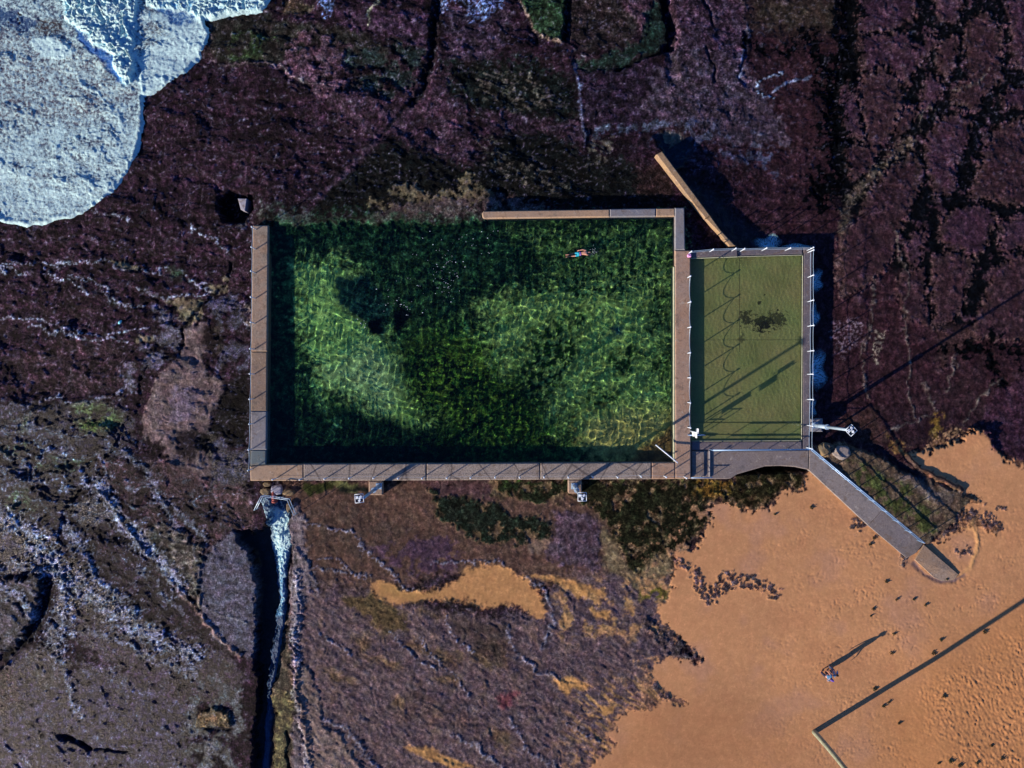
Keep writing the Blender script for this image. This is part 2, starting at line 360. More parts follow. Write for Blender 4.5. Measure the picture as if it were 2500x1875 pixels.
poly(P(440, 1180, 500, 1250, 560, 1290, 500, 1300, 440, 1240), (26, 22, 22), br=18, cover=.05)
poly(P(-900, 1250, 60, 1260, 140, 1320, 250, 1420, 330, 1500, 300, 1560, 150, 1500, 110, 1400, -900, 1400), (38, 31, 48), br=26, wet=.85, bmp=1, mot=1)
poly(P(200, 1200, 260, 1230, 340, 1330, 420, 1440, 500, 1530, 560, 1580, 520, 1600, 400, 1550, 250, 1440, 170, 1320, 150, 1280), (32, 20, 28), br=14, f=36, dz=-.14, wet=.5)
poly(P(160, 1230, 240, 1210, 280, 1280, 200, 1300), (50, 52, 64), br=20, wet=.85, bmp=1)
poly(P(0, 1420, 90, 1400, 110, 1440, 80, 1520, 20, 1590, -50, 1600), (80, 72, 76), br=10, f=6, dz=.25, wet=.5)
line(P(112, 1415, 105, 1470, 85, 1530, 40, 1580, -30, 1640), 22, (6, 12, 20), f=10, dz=-.3, warp=.4, br=1)
poly(P(40, 1590, 130, 1570, 180, 1620, 300, 1640, 460, 1700, 480, 1900, -900, 1950, -900, 1700, -30, 1660), (50, 42, 60), br=24, wet=.7, bmp=1, mot=1)
poly(P(-40, 1610, 30, 1620, 45, 1720, 10, 1750, -40, 1740), (50, 32, 38), br=10)
poly(P(180, 1480, 330, 1500, 560, 1600, 600, 1640, 560, 1740, 430, 1720, 260, 1620, 170, 1560), (48, 34, 50), br=26, wet=.7, bmp=1)
poly(P(430, 1640, 570, 1620, 590, 1720, 560, 1760, 450, 1720), (42, 32, 32), br=20, cover=-.1)
poly(P(470, 1660, 560, 1640, 600, 1790, 590, 1900, 430, 1900, 450, 1760), (62, 64, 66), br=22, cover=.0, wet=.7)
poly(P(70, 1600, 120, 1590, 150, 1680, 90, 1690), (84, 76, 60), br=16, op=.5, cover=-.1)
poly(P(480, 1745, 555, 1738, 562, 1775, 480, 1770), (98, 78, 52), br=4, f=4, dz=.18)
line(P(478, 1776, 520, 1782, 560, 1782), 8, (12, 12, 16), dz=-.12, warp=.3)
line(P(148, 1800, 170, 1805, 215, 1832), 10, (6, 10, 16), dz=-.35, warp=.3, br=3)
line(P(215, 1832, 260, 1835, 310, 1838), 5, (14, 16, 22), dz=-.15, warp=.3)
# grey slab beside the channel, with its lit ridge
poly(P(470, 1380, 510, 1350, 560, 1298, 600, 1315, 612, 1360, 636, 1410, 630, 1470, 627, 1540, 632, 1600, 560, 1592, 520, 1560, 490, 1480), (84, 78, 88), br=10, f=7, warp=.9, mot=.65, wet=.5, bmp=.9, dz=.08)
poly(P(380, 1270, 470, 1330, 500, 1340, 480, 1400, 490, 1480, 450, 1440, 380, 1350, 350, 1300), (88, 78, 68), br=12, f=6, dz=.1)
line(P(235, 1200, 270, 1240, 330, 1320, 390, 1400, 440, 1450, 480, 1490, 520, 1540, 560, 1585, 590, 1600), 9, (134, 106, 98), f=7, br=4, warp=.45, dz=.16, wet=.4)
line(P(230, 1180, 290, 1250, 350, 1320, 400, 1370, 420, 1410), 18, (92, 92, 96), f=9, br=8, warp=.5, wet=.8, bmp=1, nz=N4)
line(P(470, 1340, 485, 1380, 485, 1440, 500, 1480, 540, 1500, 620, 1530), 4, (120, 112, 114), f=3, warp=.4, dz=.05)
line(P(40, 1280, 100, 1340, 150, 1400, 200, 1450, 290, 1500, 360, 1540), 26, (94, 104, 112), f=16, br=16, warp=.9, nz=N4, wet=.9, bmp=1, op=.8)

tq = fbm(PX / 190 + wA * .25, PY / 85 + wB * .25, 801, 4) * 5.0
fr = tq - np.floor(tq)
tmask = sstep(1700, 1400, PX) * sstep(1500, 1250, PY + (PX > 690) * 500) + .6 * sstep(1600, 1700, PX) * sstep(520, 420, PY)
Z += .06 * tmask * (np.floor(tq) + sstep(.40, .60, fr))
paint(tmask * sstep(.16, .05, np.abs(fr - .5)) * sstep(-.1, .4, N2 + N4 * .7) * .35, (92, 84, 98), wet=.6)  # pale glints painted along the terrace edges
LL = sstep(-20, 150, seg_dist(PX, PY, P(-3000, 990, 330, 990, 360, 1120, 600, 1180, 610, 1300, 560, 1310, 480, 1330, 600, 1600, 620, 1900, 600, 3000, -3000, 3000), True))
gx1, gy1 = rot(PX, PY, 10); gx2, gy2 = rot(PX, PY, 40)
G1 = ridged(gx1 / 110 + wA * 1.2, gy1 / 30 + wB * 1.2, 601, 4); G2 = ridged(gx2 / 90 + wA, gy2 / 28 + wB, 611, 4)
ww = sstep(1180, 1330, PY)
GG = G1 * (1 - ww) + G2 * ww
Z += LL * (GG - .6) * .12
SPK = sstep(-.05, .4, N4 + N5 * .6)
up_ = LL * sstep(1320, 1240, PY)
paint(up_ * sstep(.66, .84, GG) * (.35 + .65 * SPK) * .8, (118, 132, 150), wet=.95, bmp=1)  # pale sun glints painted onto the ridge crests
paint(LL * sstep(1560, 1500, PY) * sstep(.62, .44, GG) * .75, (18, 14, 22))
paint(LL * sstep(.70, .88, GG) * SPK * .3, (112, 120, 136), wet=.95, bmp=1)  # sparser glint speckle painted over the whole area
FL = ridged(gx2 / 55 + wA, gy2 / 7 + wB, 641, 2) * ww + ridged(gx1 / 60 + wA, gy1 / 8 + wB, 651, 2) * (1 - ww)
paint(LL * sstep(.80, .97, FL) * sstep(-.2, .3, N2 + N1 * .5) * .55, (110, 116, 132), wet=.9, bmp=1)
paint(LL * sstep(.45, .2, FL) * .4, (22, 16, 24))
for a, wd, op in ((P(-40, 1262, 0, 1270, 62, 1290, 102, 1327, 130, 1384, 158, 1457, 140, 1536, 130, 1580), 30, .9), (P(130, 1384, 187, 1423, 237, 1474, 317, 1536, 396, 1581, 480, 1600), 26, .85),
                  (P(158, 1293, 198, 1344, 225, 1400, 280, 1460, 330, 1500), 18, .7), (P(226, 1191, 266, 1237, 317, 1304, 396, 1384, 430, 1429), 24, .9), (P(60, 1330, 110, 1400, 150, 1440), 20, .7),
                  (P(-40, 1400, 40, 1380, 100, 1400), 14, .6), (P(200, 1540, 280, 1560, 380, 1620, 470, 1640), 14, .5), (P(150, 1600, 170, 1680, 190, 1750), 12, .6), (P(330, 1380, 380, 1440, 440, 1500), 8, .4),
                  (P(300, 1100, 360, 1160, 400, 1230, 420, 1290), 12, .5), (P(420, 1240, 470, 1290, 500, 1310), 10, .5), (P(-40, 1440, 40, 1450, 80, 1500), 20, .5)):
    line(a, wd, (118, 124, 142), f=wd * .6, br=wd * .9, nz=N4 + N5 * .7 + N2 * .6, warp=1.2, wet=.95, bmp=1, dz=.07, op=op)  # bluish-white specks paint sun glints along the wet ridges
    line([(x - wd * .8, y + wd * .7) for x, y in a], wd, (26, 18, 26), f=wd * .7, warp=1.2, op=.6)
# --- below the pool: brown shelf, then layered grey rock
poly(P(690, 1172, 1120, 1172, 1350, 1172, 1480, 1200, 1500, 1420, 1400, 1440, 1100, 1400, 940, 1440, 720, 1420, 700, 1300), (86, 62, 50), f=14, br=10, mot=.38, wet=.3, bmp=.25)
poly(P(745, 1240, 900, 1250, 1010, 1300, 1080, 1370, 980, 1400, 860, 1350, 750, 1340), (74, 56, 46), br=20, cover=-.1)
poly(P(900, 1340, 1080, 1300, 1130, 1340, 1100, 1400, 950, 1390), (68, 48, 56), br=20, cover=-.1)
poly(P(1000, 1170, 1200, 1172, 1200, 1225, 1100, 1222), (78, 54, 52), br=10)
poly(P(690, 1420, 900, 1440, 1100, 1500, 1300, 1500, 1400, 1400, 1640, 1400, 1660, 1600, 1680, 1720, 1520, 1760, 1500, 1850, 1420, 1960, 700, 1960, 730, 1700, 720, 1550), (92, 72, 70), f=14, br=14, wet=.35, bmp=.32, mot=.42)
rk = sstep(700, 760, PX) * sstep(1700, 1600, PX) * sstep(1370, 1440, PY)
RG = ridged(ax_ / 60 + wA * 1.5, ay_ / 24 + wB * 1.5, 77, 4); RF = ridged(PX / 30 + wA * 2, PY / 26 + wB * 2, 79, 4)
Z += rk * (STR * .03 + (RG - .6) * .07 + (RF - .6) * .025)
paint(rk * sstep(.80, .95, RG) * .7, (44, 34, 40))
paint(rk * sstep(.86, .98, RF) * .6, (40, 32, 38))
paint(rk * sstep(.1, .6, STR) * .35, (104, 92, 96))
paint(rk * sstep(.1, .6, -STR) * .4, (66, 52, 58))
paint(rk * sstep(.25, .6, N3) * .6, (78, 58, 50))
paint(rk * sstep(.1, .5, N1) * .5, (98, 74, 58))
paint(rk * sstep(.1, .5, -N1) * .4, (74, 62, 74))
for a in (P(860, 1555, 910, 1560, 915, 1580, 880, 1595), P(1010, 1560, 1050, 1575, 1070, 1590, 1020, 1590, 985, 1575), P(780, 1635, 830, 1640, 868, 1660, 860, 1670, 800, 1650),
          P(1070, 1580, 1130, 1600, 1120, 1630, 1070, 1620), P(1060, 1660, 1110, 1640, 1110, 1680), P(960, 1700, 990, 1705, 975, 1725, 955, 1720), P(1150, 1590, 1190, 1600, 1190, 1640, 1150, 1610), P(900, 1520, 960, 1530, 950, 1560), P(1020, 1490, 1080, 1500, 1070, 1520), P(1190, 1560, 1240, 1560, 1240, 1620, 1160, 1600), P(1200, 1780, 1250, 1790, 1240, 1820, 1200, 1810), P(900, 1600, 980, 1620, 960, 1635, 910, 1620)):
    poly(a, (92, 70, 44), br=12, f=12, warp=1.2, mot=.5, dz=-.03, bmp=.3, op=.75)
poly(P(830, 1455, 920, 1440, 960, 1480, 1000, 1540, 920, 1530, 840, 1480), (84, 66, 42), br=10, f=8)
poly(P(1215, 1700, 1270, 1690, 1260, 1725, 1220, 1725), (96, 44, 50), br=6, f=8, op=.8)
for a in (P(1100, 1510, 1240, 1520, 1230, 1560, 1120, 1560), P(1140, 1560, 1240, 1560, 1230, 1620, 1160, 1600)):
    poly(a, (64, 50, 44), br=12, f=8, op=.8)
# ledge lines in this rock
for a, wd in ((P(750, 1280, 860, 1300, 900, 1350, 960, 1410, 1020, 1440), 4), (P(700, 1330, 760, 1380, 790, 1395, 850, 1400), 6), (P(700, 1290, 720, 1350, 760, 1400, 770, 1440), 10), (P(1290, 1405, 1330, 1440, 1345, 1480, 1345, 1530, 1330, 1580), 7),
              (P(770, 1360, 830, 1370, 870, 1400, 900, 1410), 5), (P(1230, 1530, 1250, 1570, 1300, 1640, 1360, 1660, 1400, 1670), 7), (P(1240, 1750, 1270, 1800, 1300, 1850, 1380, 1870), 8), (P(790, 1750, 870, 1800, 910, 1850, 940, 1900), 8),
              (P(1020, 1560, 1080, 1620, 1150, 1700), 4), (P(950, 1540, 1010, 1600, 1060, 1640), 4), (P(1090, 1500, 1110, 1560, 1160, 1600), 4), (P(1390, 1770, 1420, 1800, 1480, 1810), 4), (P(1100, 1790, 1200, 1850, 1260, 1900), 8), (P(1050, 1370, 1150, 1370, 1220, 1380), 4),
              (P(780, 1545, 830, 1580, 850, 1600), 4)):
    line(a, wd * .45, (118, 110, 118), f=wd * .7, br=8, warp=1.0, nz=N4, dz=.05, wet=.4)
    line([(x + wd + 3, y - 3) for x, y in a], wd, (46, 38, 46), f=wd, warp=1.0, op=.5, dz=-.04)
# right bank of the channel
poly(P(690, 1230, 730, 1240, 740, 1330, 760, 1420, 740, 1500, 715, 1600, 730, 1720, 740, 1800, 760, 1900, 715, 1900, 715, 1700, 700, 1600, 712, 1480, 705, 1380), (116, 100, 100), br=14, f=12, wet=.45, bmp=1, dz=.06)
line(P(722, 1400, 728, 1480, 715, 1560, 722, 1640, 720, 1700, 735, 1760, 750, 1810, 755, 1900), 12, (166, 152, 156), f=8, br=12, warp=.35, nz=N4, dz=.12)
poly(P(735, 1620, 760, 1640, 780, 1720, 785, 1760, 820, 1790, 860, 1830, 910, 1900, 765, 1900, 745, 1800, 722, 1720, 722, 1640), (116, 94, 84), br=4, f=5, dz=.08, mot=.4)
poly(P(660, 1480, 708, 1490, 700, 1560, 715, 1640, 715, 1720, 715, 1900, 655, 1900, 660, 1760, 665, 1700, 650, 1600), (70, 56, 44), br=8, f=8, bmp=1, wet=.6, mot=1)
poly(P(665, 1690, 712, 1690, 705, 1780, 712, 1900, 655, 1900, 665, 1780), (92, 80, 48), br=10, f=8, bmp=1, mot=.9)
line(P(700, 1790, 708, 1820, 700, 1840, 710, 1880), 8, (20, 14, 14), warp=.5, br=4, dz=-.15)
# the channel itself
poly(P(568, 1300, 650, 1296, 656, 1250, 650, 1215, 700, 1215, 708, 1250, 708, 1330, 702, 1400, 700, 1480, 672, 1500, 662, 1600, 655, 1690, 668, 1760, 660, 1810, 655, 1960, 620, 1960, 618, 1800, 632, 1700, 625, 1600, 628, 1420, 606, 1345), (9, 14, 20), f=6, br=10, warp=.8, z=-.85, wet=.8, bmp=.4, mot=.5)
poly(P(672, 1310, 706, 1300, 704, 1420, 700, 1490, 680, 1490), (46, 34, 34), f=5, br=6, warp=.6, z=-.55, wet=.8, bmp=1)

# --- weed banks under the pool wall
GRN = (30, 34, 20)
for a, c_, cv in ((P(1050, 1195, 1100, 1215, 1210, 1228, 1240, 1262, 1345, 1270, 1348, 1312, 1300, 1320, 1220, 1332, 1150, 1310, 1110, 1280, 1065, 1255), (27, 33, 24), -.30),
                  (P(1195, 1174, 1385, 1174, 1385, 1215, 1330, 1225, 1260, 1205, 1210, 1212), GRN, -.1),
                  (P(1390, 1205, 1440, 1174, 1788, 1172, 1790, 1205, 1732, 1222, 1742, 1262, 1715, 1305, 1660, 1345, 1625, 1350, 1565, 1405, 1535, 1385, 1515, 1340, 1490, 1310, 1475, 1270, 1440, 1235), (30, 30, 17), -.22),
                  (P(1740, 1230, 1790, 1200, 1800, 1165, 1850, 1142, 1930, 1145, 1968, 1165, 1972, 1190, 1910, 1202, 1870, 1235, 1800, 1252), (36, 32, 17), -.28)):
    poly(a, (104, 82, 58), f=10, br=10, bmp=.3, wet=.2)
    poly(a, c_, f=5, br=16, cover=cv, dz=.05, bmp=1, mot=.8)
poly(P(1700, 1172, 1786, 1172, 1784, 1205, 1730, 1215, 1700, 1200), (98, 72, 30), f=8, br=12, cover=-.1, cn=N2)
poly(P(1345, 1245, 1400, 1245, 1440, 1265, 1462, 1295, 1468, 1390, 1380, 1385, 1320, 1350, 1348, 1312), (78, 60, 64), f=8, br=12, warp=.8, mot=.6, dz=.03)
poly(P(1290, 1310, 1345, 1312, 1340, 1345, 1310, 1350, 1285, 1335), (116, 90, 74), f=5, br=4, mot=.3)
poly(P(1465, 1290, 1510, 1320, 1530, 1390, 1560, 1400, 1600, 1350, 1640, 1350, 1640, 1400, 1560, 1440, 1480, 1400), (112, 92, 66), f=8, br=8, mot=.4)
poly(P(1555, 1440, 1600, 1430, 1640, 1430, 1620, 1465, 1570, 1465), (98, 86, 36), f=8, br=12, cover=-.2)
poly(P(740, 1176, 830, 1176, 820, 1195, 760, 1210, 730, 1195), (44, 46, 20), f=5, br=6)
poly(P(800, 1176, 870, 1176, 860, 1200, 820, 1198), (94, 92, 54), f=4, br=4)
line(P(830, 1200, 870, 1190, 905, 1200), 14, (18, 20, 16), warp=.6, br=4)

# --- sand
SAND = (188, 130, 86)
sandy = P(1975, 1160, 1962, 1197, 1910, 1202, 1885, 1237, 1830, 1247, 1770, 1230, 1742, 1228, 1732, 1242, 1742, 1262, 1717, 1312, 1692, 1342, 1650, 1347, 1642, 1400, 1630, 1460, 1608, 1490, 1612, 1520, 1640, 1542, 1712, 1608, 1702, 1617,
          1640, 1602, 1600, 1622, 1590, 1670, 1640, 1700, 1682, 1728, 1620, 1707, 1580, 1732, 1510, 1742, 1505, 1782, 1480, 1792, 1507, 1822, 1470, 1852, 1420, 1885, 1400, 2600, 9000, 2600, 30000, 30000, 30000, 900, 3000, 1140, 2500, 1137,
          2450, 1117, 2430, 1090, 2415, 1057, 2385, 1047, 2340, 1077, 2290, 1097, 2230, 1102, 2218, 1112, 2260, 1150, 2300, 1168, 2392, 1218, 2352, 1216, 2350, 1248, 2380, 1262, 2440, 1290, 2430, 1297, 2380, 1280, 2330, 1300, 2290, 1330, 2240, 1320, 2000, 1130)
sdS = seg_dist(PX + wC * 7 + wA * 5, PY + wD * 7 + wB * 5, sandy, True) + N2 * 15 + N1 * 10 + N4 * 7
ms = sstep(-3, 3, sdS)
pat = np.maximum(sstep(.05, .3, N1) * sstep(1300, 1400, PX + PY * .2 - 300) * sstep(1390, 1440, PY) * sstep(1590, 1520, PY),
                 sstep(.02, .3, -STR) * sstep(1330, 1450, PX) * sstep(1620, 1700, PY) * sstep(1880, 1840, PY)) * sstep(1720, 1640, PX)
paint(pat * .9, (160, 118, 74), bmp=.15, mot=.25, wet=.15)
for a in (P(1432, 1478, 1460, 1492, 1488, 1495, 1482, 1515, 1450, 1508), P(1350, 1660, 1395, 1650, 1440, 1672, 1430, 1690, 1400, 1680, 1385, 1700, 1365, 1680), P(1300, 1405, 1370, 1410, 1440, 1425, 1480, 1450, 1420, 1450), P(1460, 1720, 1500, 1720, 1500, 1740, 1470, 1745), P(1395, 1420, 1430, 1450, 1410, 1465, 1400, 1440), P(985, 1825, 1040, 1820, 1100, 1850, 1160, 1870, 1100, 1880)):
    poly(a, (166, 118, 70), f=5, br=5, warp=.6, mot=.2, bmp=.15)
poly(P(905, 1425, 935, 1420, 975, 1440, 1040, 1446, 1110, 1422, 1145, 1382, 1200, 1385, 1250, 1395, 1290, 1410, 1320, 1450, 1327, 1490, 1322, 1512, 1302, 1514, 1270, 1482, 1222, 1478, 1165, 1482, 1090, 1457, 1010, 1472, 960, 1480, 915, 1455), (178, 124, 76), f=7, br=12, warp=.8, mot=.12, bmp=.05, z=-.06, wet=.3)
poly(P(920, 1420, 990, 1440, 1090, 1442, 1000, 1465, 940, 1462), (150, 112, 62), f=14, br=8, op=.6)
film = sstep(-110, -5, sdS) * sstep(.12, .3, N1 + N2 * .5 - .25 * sstep(-30, -110, sdS)) * sstep(1200, 1260, PY)
paint(film * .8, (150, 108, 76), bmp=.15, mot=.3, wet=.1)
paint(ms, SAND, z=0.0, wet=.05, bmp=.05, mot=.07)
# damp and dry tones of the beach
paint(ms * sstep(.0, .6, N3) * .5, (178, 119, 80))
paint(ms * sstep(.0, .6, -N3) * .5, (172, 123, 96))
poly(P(1560, 1730, 1760, 1700, 1900, 1760, 1950, 1900, 1450, 1900), (170, 114, 74), f=60, op=.7)
poly(P(2160, 1180, 2500, 1140, 2520, 1300, 2300, 1290), (182, 126, 84), f=40, op=.6)
lee = sstep(-16, 0, sdS) * (1 - ms)
paint(lee * .35, (92, 70, 58))
# outcrops poking through the sand
for a in (P(1684, 1395, 1702, 1385, 1712, 1420, 1740, 1428, 1756, 1405, 1800, 1400, 1836, 1410, 1905, 1450, 1890, 1462, 1850, 1446, 1800, 1434, 1775, 1446, 1750, 1470, 1716, 1466, 1692, 1430),
          P(2395, 1248, 2430, 1256, 2440, 1290, 2410, 1292, 2380, 1262, 2340, 1275, 2335, 1302, 2310, 1310, 2300, 1290, 2340, 1250, 2380, 1240), P(2090, 1265, 2110, 1262, 2118, 1282, 2100, 1295, 2085, 1285), P(2190, 1330, 2215, 1345, 2205, 1375, 2196, 1360),
          P(2405, 1222, 2440, 1236, 2460, 1244, 2440, 1240), P(2330, 1342, 2360, 1338, 2366, 1352, 2340, 1356), P(1640, 1360, 1690, 1380, 1660, 1390), P(1555, 1500, 1640, 1545, 1715, 1612, 1640, 1598, 1590, 1560), P(1590, 1665, 1640, 1700, 1600, 1700)):
    poly(a, (66, 54, 56), f=4, br=16, warp=.8, cover=-.05, cn=N2 + N4 * .5, dz=.06, bmp=.9, mot=.8)
poly(P(2150, 1700, 2320, 1560, 2600, 1420, 4000, 1400, 4000, 3000, 2150, 2600), (184, 122, 74), f=90, op=.8)
# rubble apron beside the ramp
apr = P(1985, 1095, 2010, 1082, 2060, 1085, 2110, 1098, 2170, 1128, 2215, 1158, 2262, 1168, 2350, 1208, 2392, 1222, 2360, 1226, 2330, 1262, 2330, 1280, 2300, 1300, 2262, 1330, 2235, 1315, 2120, 1220, 2000, 1118)
poly(apr, (90, 72, 56), f=5, br=4, warp=.6, mot=.5, bmp=.4, z=.15)
Z += sstep(-2, 12, seg_dist(PX, PY, apr, True)) * (N1 * .07 + N2 * .04)
poly(P(2060, 1120, 2200, 1180, 2300, 1260, 2280, 1300, 2200, 1260, 2100, 1180), (60, 62, 32), f=12, br=26, cover=-.1, cn=N1)
poly(P(2190, 1160, 2262, 1172, 2330, 1210, 2330, 1230, 2260, 1210), (96, 80, 70), f=6, br=12)
poly(P(2180, 1110, 2140, 1090, 2250, 1160, 2270, 1180, 2230, 1170), (24, 32, 40), f=8, br=6, dz=-.2)
line(P(2218, 1112, 2245, 1150, 2265, 1152, 2300, 1172, 2345, 1198), 9, (70, 52, 44), f=3, dz=.2, warp=.4)
for a in (P(2350, 1290, 2385, 1290, 2388, 1340, 2370, 1380, 2340, 1410, 2310, 1422), P(2375, 1280, 2392, 1330, 2372, 1385)):
    line(a, 6, (196, 140, 88), f=5, warp=.3, dz=.03)
line(P(2230, 1375, 2262, 1405, 2300, 1422, 2330, 1420, 2352, 1405), 7, (110, 88, 86), f=5, warp=.3, dz=-.05)
poly(P(2395, 1060, 2440, 1100, 2500, 1135, 2560, 1140, 2560, 900, 2440, 960), (56, 34, 42), f=6, br=8, mot=.6)
poly(P(2225, 1100, 2300, 1060, 2340, 1050, 2345, 1075, 2290, 1097), (150, 110, 76), f=10, br=14, cover=-.1, cn=N4)

# beach relief: footprints and churned dry sand
dents = sstep(.30, .42, perlin(PX / 5.2 + wC, PY / 5.2 + wD, 301)) + sstep(.36, .46, perlin(PX / 7 + wC, PY / 7 + wD, 305)) * .8
tracks = sstep(-.15, .5, fbm(PX / 90, PY / 60, 310, 3)) * .75 + .25
dens = sstep(1700, 2100, PX) * (sstep(1180, 1300, PY) * .5 + .3)
churn = sstep(0, 120, seg_dist(PX, PY, P(2230, 1640, 2330, 1580, 2480, 1490, 2600, 1440, 4000, 1300, 4000, 3000, 2250, 2500, 2260, 1850, 2190, 1740), True) + N1 * 40)
cr = fbm(rot(PX, PY, 55)[0] / 11 + wC * .5, rot(PX, PY, 55)[1] / 6, 320, 3, .7) * (.6 + .8 * sstep(-.4, .4, N1))
Z += -ms * dents * .030 * tracks * dens * (1 - churn * .5) + ms * churn * cr * .055 + ms * (fbm(PX / 300, PY / 300, 500, 2) * .10 + N1 * .003)
Z -= 0
line(P(1620, 1720, 1600, 1760), 2, None, dz=.01)
# rock surface roughness everywhere that is not sand
Z += (1 - ms) * (N2 * .014 + N4 * .010 * (.3 + BMP))

# --- pool basins
basin = P(652, 548, 1186, 541, 1186, 525, 1652, 522, 1652, 1136, 648, 1138)
sdB = seg_dist(PX + wC * 3, PY + (wD * 14 + wB * 14 + N2 * 8) * sstep(1190, 1150, PX) * sstep(700, 620, PY), basin, True)
north = sstep(60, 0, sdB) * sstep(1180, 1150, PX) * sstep(620, 560, PY)
rim = sstep(-28, -4, sdB) * (1 - sstep(-2, 2, sdB)) * sstep(1190, 1160, PX) * sstep(660, 640, PX0 * 0 + 650)
rimN = sstep(-190, -6, sdB) * (sdB < 0) * sstep(600, 665, PX) * sstep(1230, 1182, PX) * (PY < 600)
Z = np.where(rimN > 0, Z * (1 - rimN) + (.36 + N2 * .03 + N1 * .02) * rimN, Z)
PX = 1250 + (PX0 - 1250) * .985; PY = 937.5 + (PY0 - 937.5) * .985
mb = sstep(-1, 5, sdB)
bz = -.47 + N1 * .05 + N3 * .04
paint(mb, (34, 62, 34), z=0, wet=.0, bmp=.5, mot=.8)
bm = (sdB > -1)
Z = np.where(bm, np.where(north > 0, .34 * (1 - sstep(0, 26, sdB)) + bz * sstep(0, 26, sdB), .34 * (1 - mb) + bz * mb), Z)
BS = dict(bmp=.4)
poly(P(690, 600, 900, 590, 1200, 600, 1330, 660, 1300, 760, 1180, 860, 1000, 800, 900, 740, 820, 700, 720, 660), (36, 62, 36), f=60, br=50, mot=.9)
poly(P(655, 545, 1400, 540, 1300, 640, 1000, 640, 800, 640, 700, 620), (28, 54, 34), f=40, br=40)
poly(P(725, 640, 790, 650, 840, 640, 880, 680, 850, 720, 880, 770, 930, 800, 970, 830, 985, 900, 1010, 960, 1090, 1020, 1060, 1050, 940, 1030, 880, 990, 850, 960, 800, 960, 770, 900, 745, 830, 725, 760, 715, 690), (140, 178, 98), f=34, br=40, mot=.4)
poly(P(790, 900, 900, 840, 960, 880, 1000, 960, 940, 1000, 850, 950), (148, 168, 122), f=40, op=.6)
poly(P(820, 680, 900, 670, 960, 760, 950, 830, 870, 780, 830, 740), (24, 52, 44), f=10, br=14)
poly(P(905, 780, 945, 785, 940, 815, 905, 815), (4, 8, 8), f=5, br=6)
poly(P(975, 740, 1005, 770, 980, 820, 965, 780), (5, 10, 8), f=5, br=6)
poly(P(700, 1000, 860, 1000, 1100, 1060, 1100, 1140, 660, 1140, 660, 980), (16, 38, 24), f=20, br=22)
line(P(760, 920, 780, 980, 810, 1020, 830, 1040), 12, (70, 110, 66), f=8, br=5)
poly(P(1000, 860, 1080, 820, 1200, 840, 1300, 960, 1420, 1080, 1200, 1120, 1050, 1010, 990, 960), (88, 122, 42), f=70, br=46)
poly(P(980, 850, 1100, 840, 1200, 900, 1300, 1000, 1420, 1100, 1100, 1110, 1010, 980), (12, 26, 10), f=45, br=50, cover=.0, cn=N2 + N1 * .6)
poly(P(1050, 1090, 1120, 980, 1220, 900, 1330, 800, 1440, 780, 1420, 860, 1340, 960, 1260, 1050, 1150, 1110), (20, 42, 12), f=34, br=44, cover=-.08, cn=N2 + N1 * .5)
poly(P(1180, 760, 1300, 700, 1420, 640, 1640, 620, 1645, 1100, 1420, 1100, 1320, 980, 1200, 860), (134, 164, 88), f=50, br=50, mot=.5)
poly(P(1240, 560, 1650, 540, 1650, 660, 1420, 680, 1330, 660), (92, 124, 66), f=24, br=30, mot=.6)
poly(P(1240, 560, 1640, 540, 1640, 720, 1300, 720), (22, 42, 16), f=16, br=24, cover=.12, cn=N1 * .5 + N2)
for a in (P(1290, 810, 1360, 780, 1420, 830, 1400, 890, 1360, 960, 1300, 990, 1260, 940, 1270, 870), P(1480, 880, 1540, 840, 1570, 860, 1540, 900, 1490, 910), P(1575, 740, 1620, 720, 1630, 790, 1590, 810), P(1390, 1010, 1410, 990, 1410, 1080, 1385, 1090),
          P(1440, 940, 1500, 960, 1460, 1010, 1430, 980), P(1400, 750, 1440, 770, 1420, 800, 1390, 790), P(1590, 860, 1630, 850, 1620, 920, 1590, 910), P(1240, 940, 1330, 960, 1300, 1100, 1180, 1090)):
    poly(a, (20, 42, 12), f=22, br=34, cover=-.05, cn=N2 + N1 * .5, dz=.05)
poly(P(1420, 1040, 1520, 1000, 1650, 1000, 1650, 1140, 1440, 1120), (170, 162, 92), f=36, br=20, mot=.3)
poly(P(1560, 1090, 1655, 1030, 1655, 1140, 1540, 1140), (112, 88, 52), f=12, br=8, mot=.3, dz=.2)
poly(P(1480, 800, 1510, 795, 1510, 820, 1485, 825), (40, 78, 74), f=8)  # dark spot paints the cast shadow of the left mast's head
PX, PY = PX0, PY0
# kiddie basin is cut out; its own slab is laid in it
kb = sstep(-4, 2, seg_dist(PX, PY, P(1672, 616, 1975, 610, 1972, 1150, 1672, 1160), True))
Z = Z * (1 - kb) + (-1.0) * kb
# far away: calm down
far = sstep(0, 30, np.maximum(np.abs(XX) - 37.6, np.abs(YY) - 28.4))
seaside = sstep(-20, 30, -XX * .7 + YY * .7 - 20)
Z = Z * (1 - far) + far * (0.0 - 1.2 * seaside)


# colour breaks up into dark and light tufts at every scale from a hand to a metre
lg = MOT * (.8 * N1 + 1.05 * N2 + .9 * N4 + .55 * N5)
lg = np.where(lg < 0, lg * 1.35, lg * .95)
COL *= np.exp(np.clip(lg, -1.9, 1.1))[..., None]
tint = MOT * fbm(PX / 26, PY / 26, 711, 3)
COL[..., 0] *= 1 + .25 * tint; COL[..., 1] *= 1 - .12 * tint


def link(name, me, parent=None, m=None):
    o = bpy.data.objects.new(name, me)
    C.objects.link(o)
    if m is not None: me.materials.append(m)
    if parent is not None: o.parent = parent
    return o


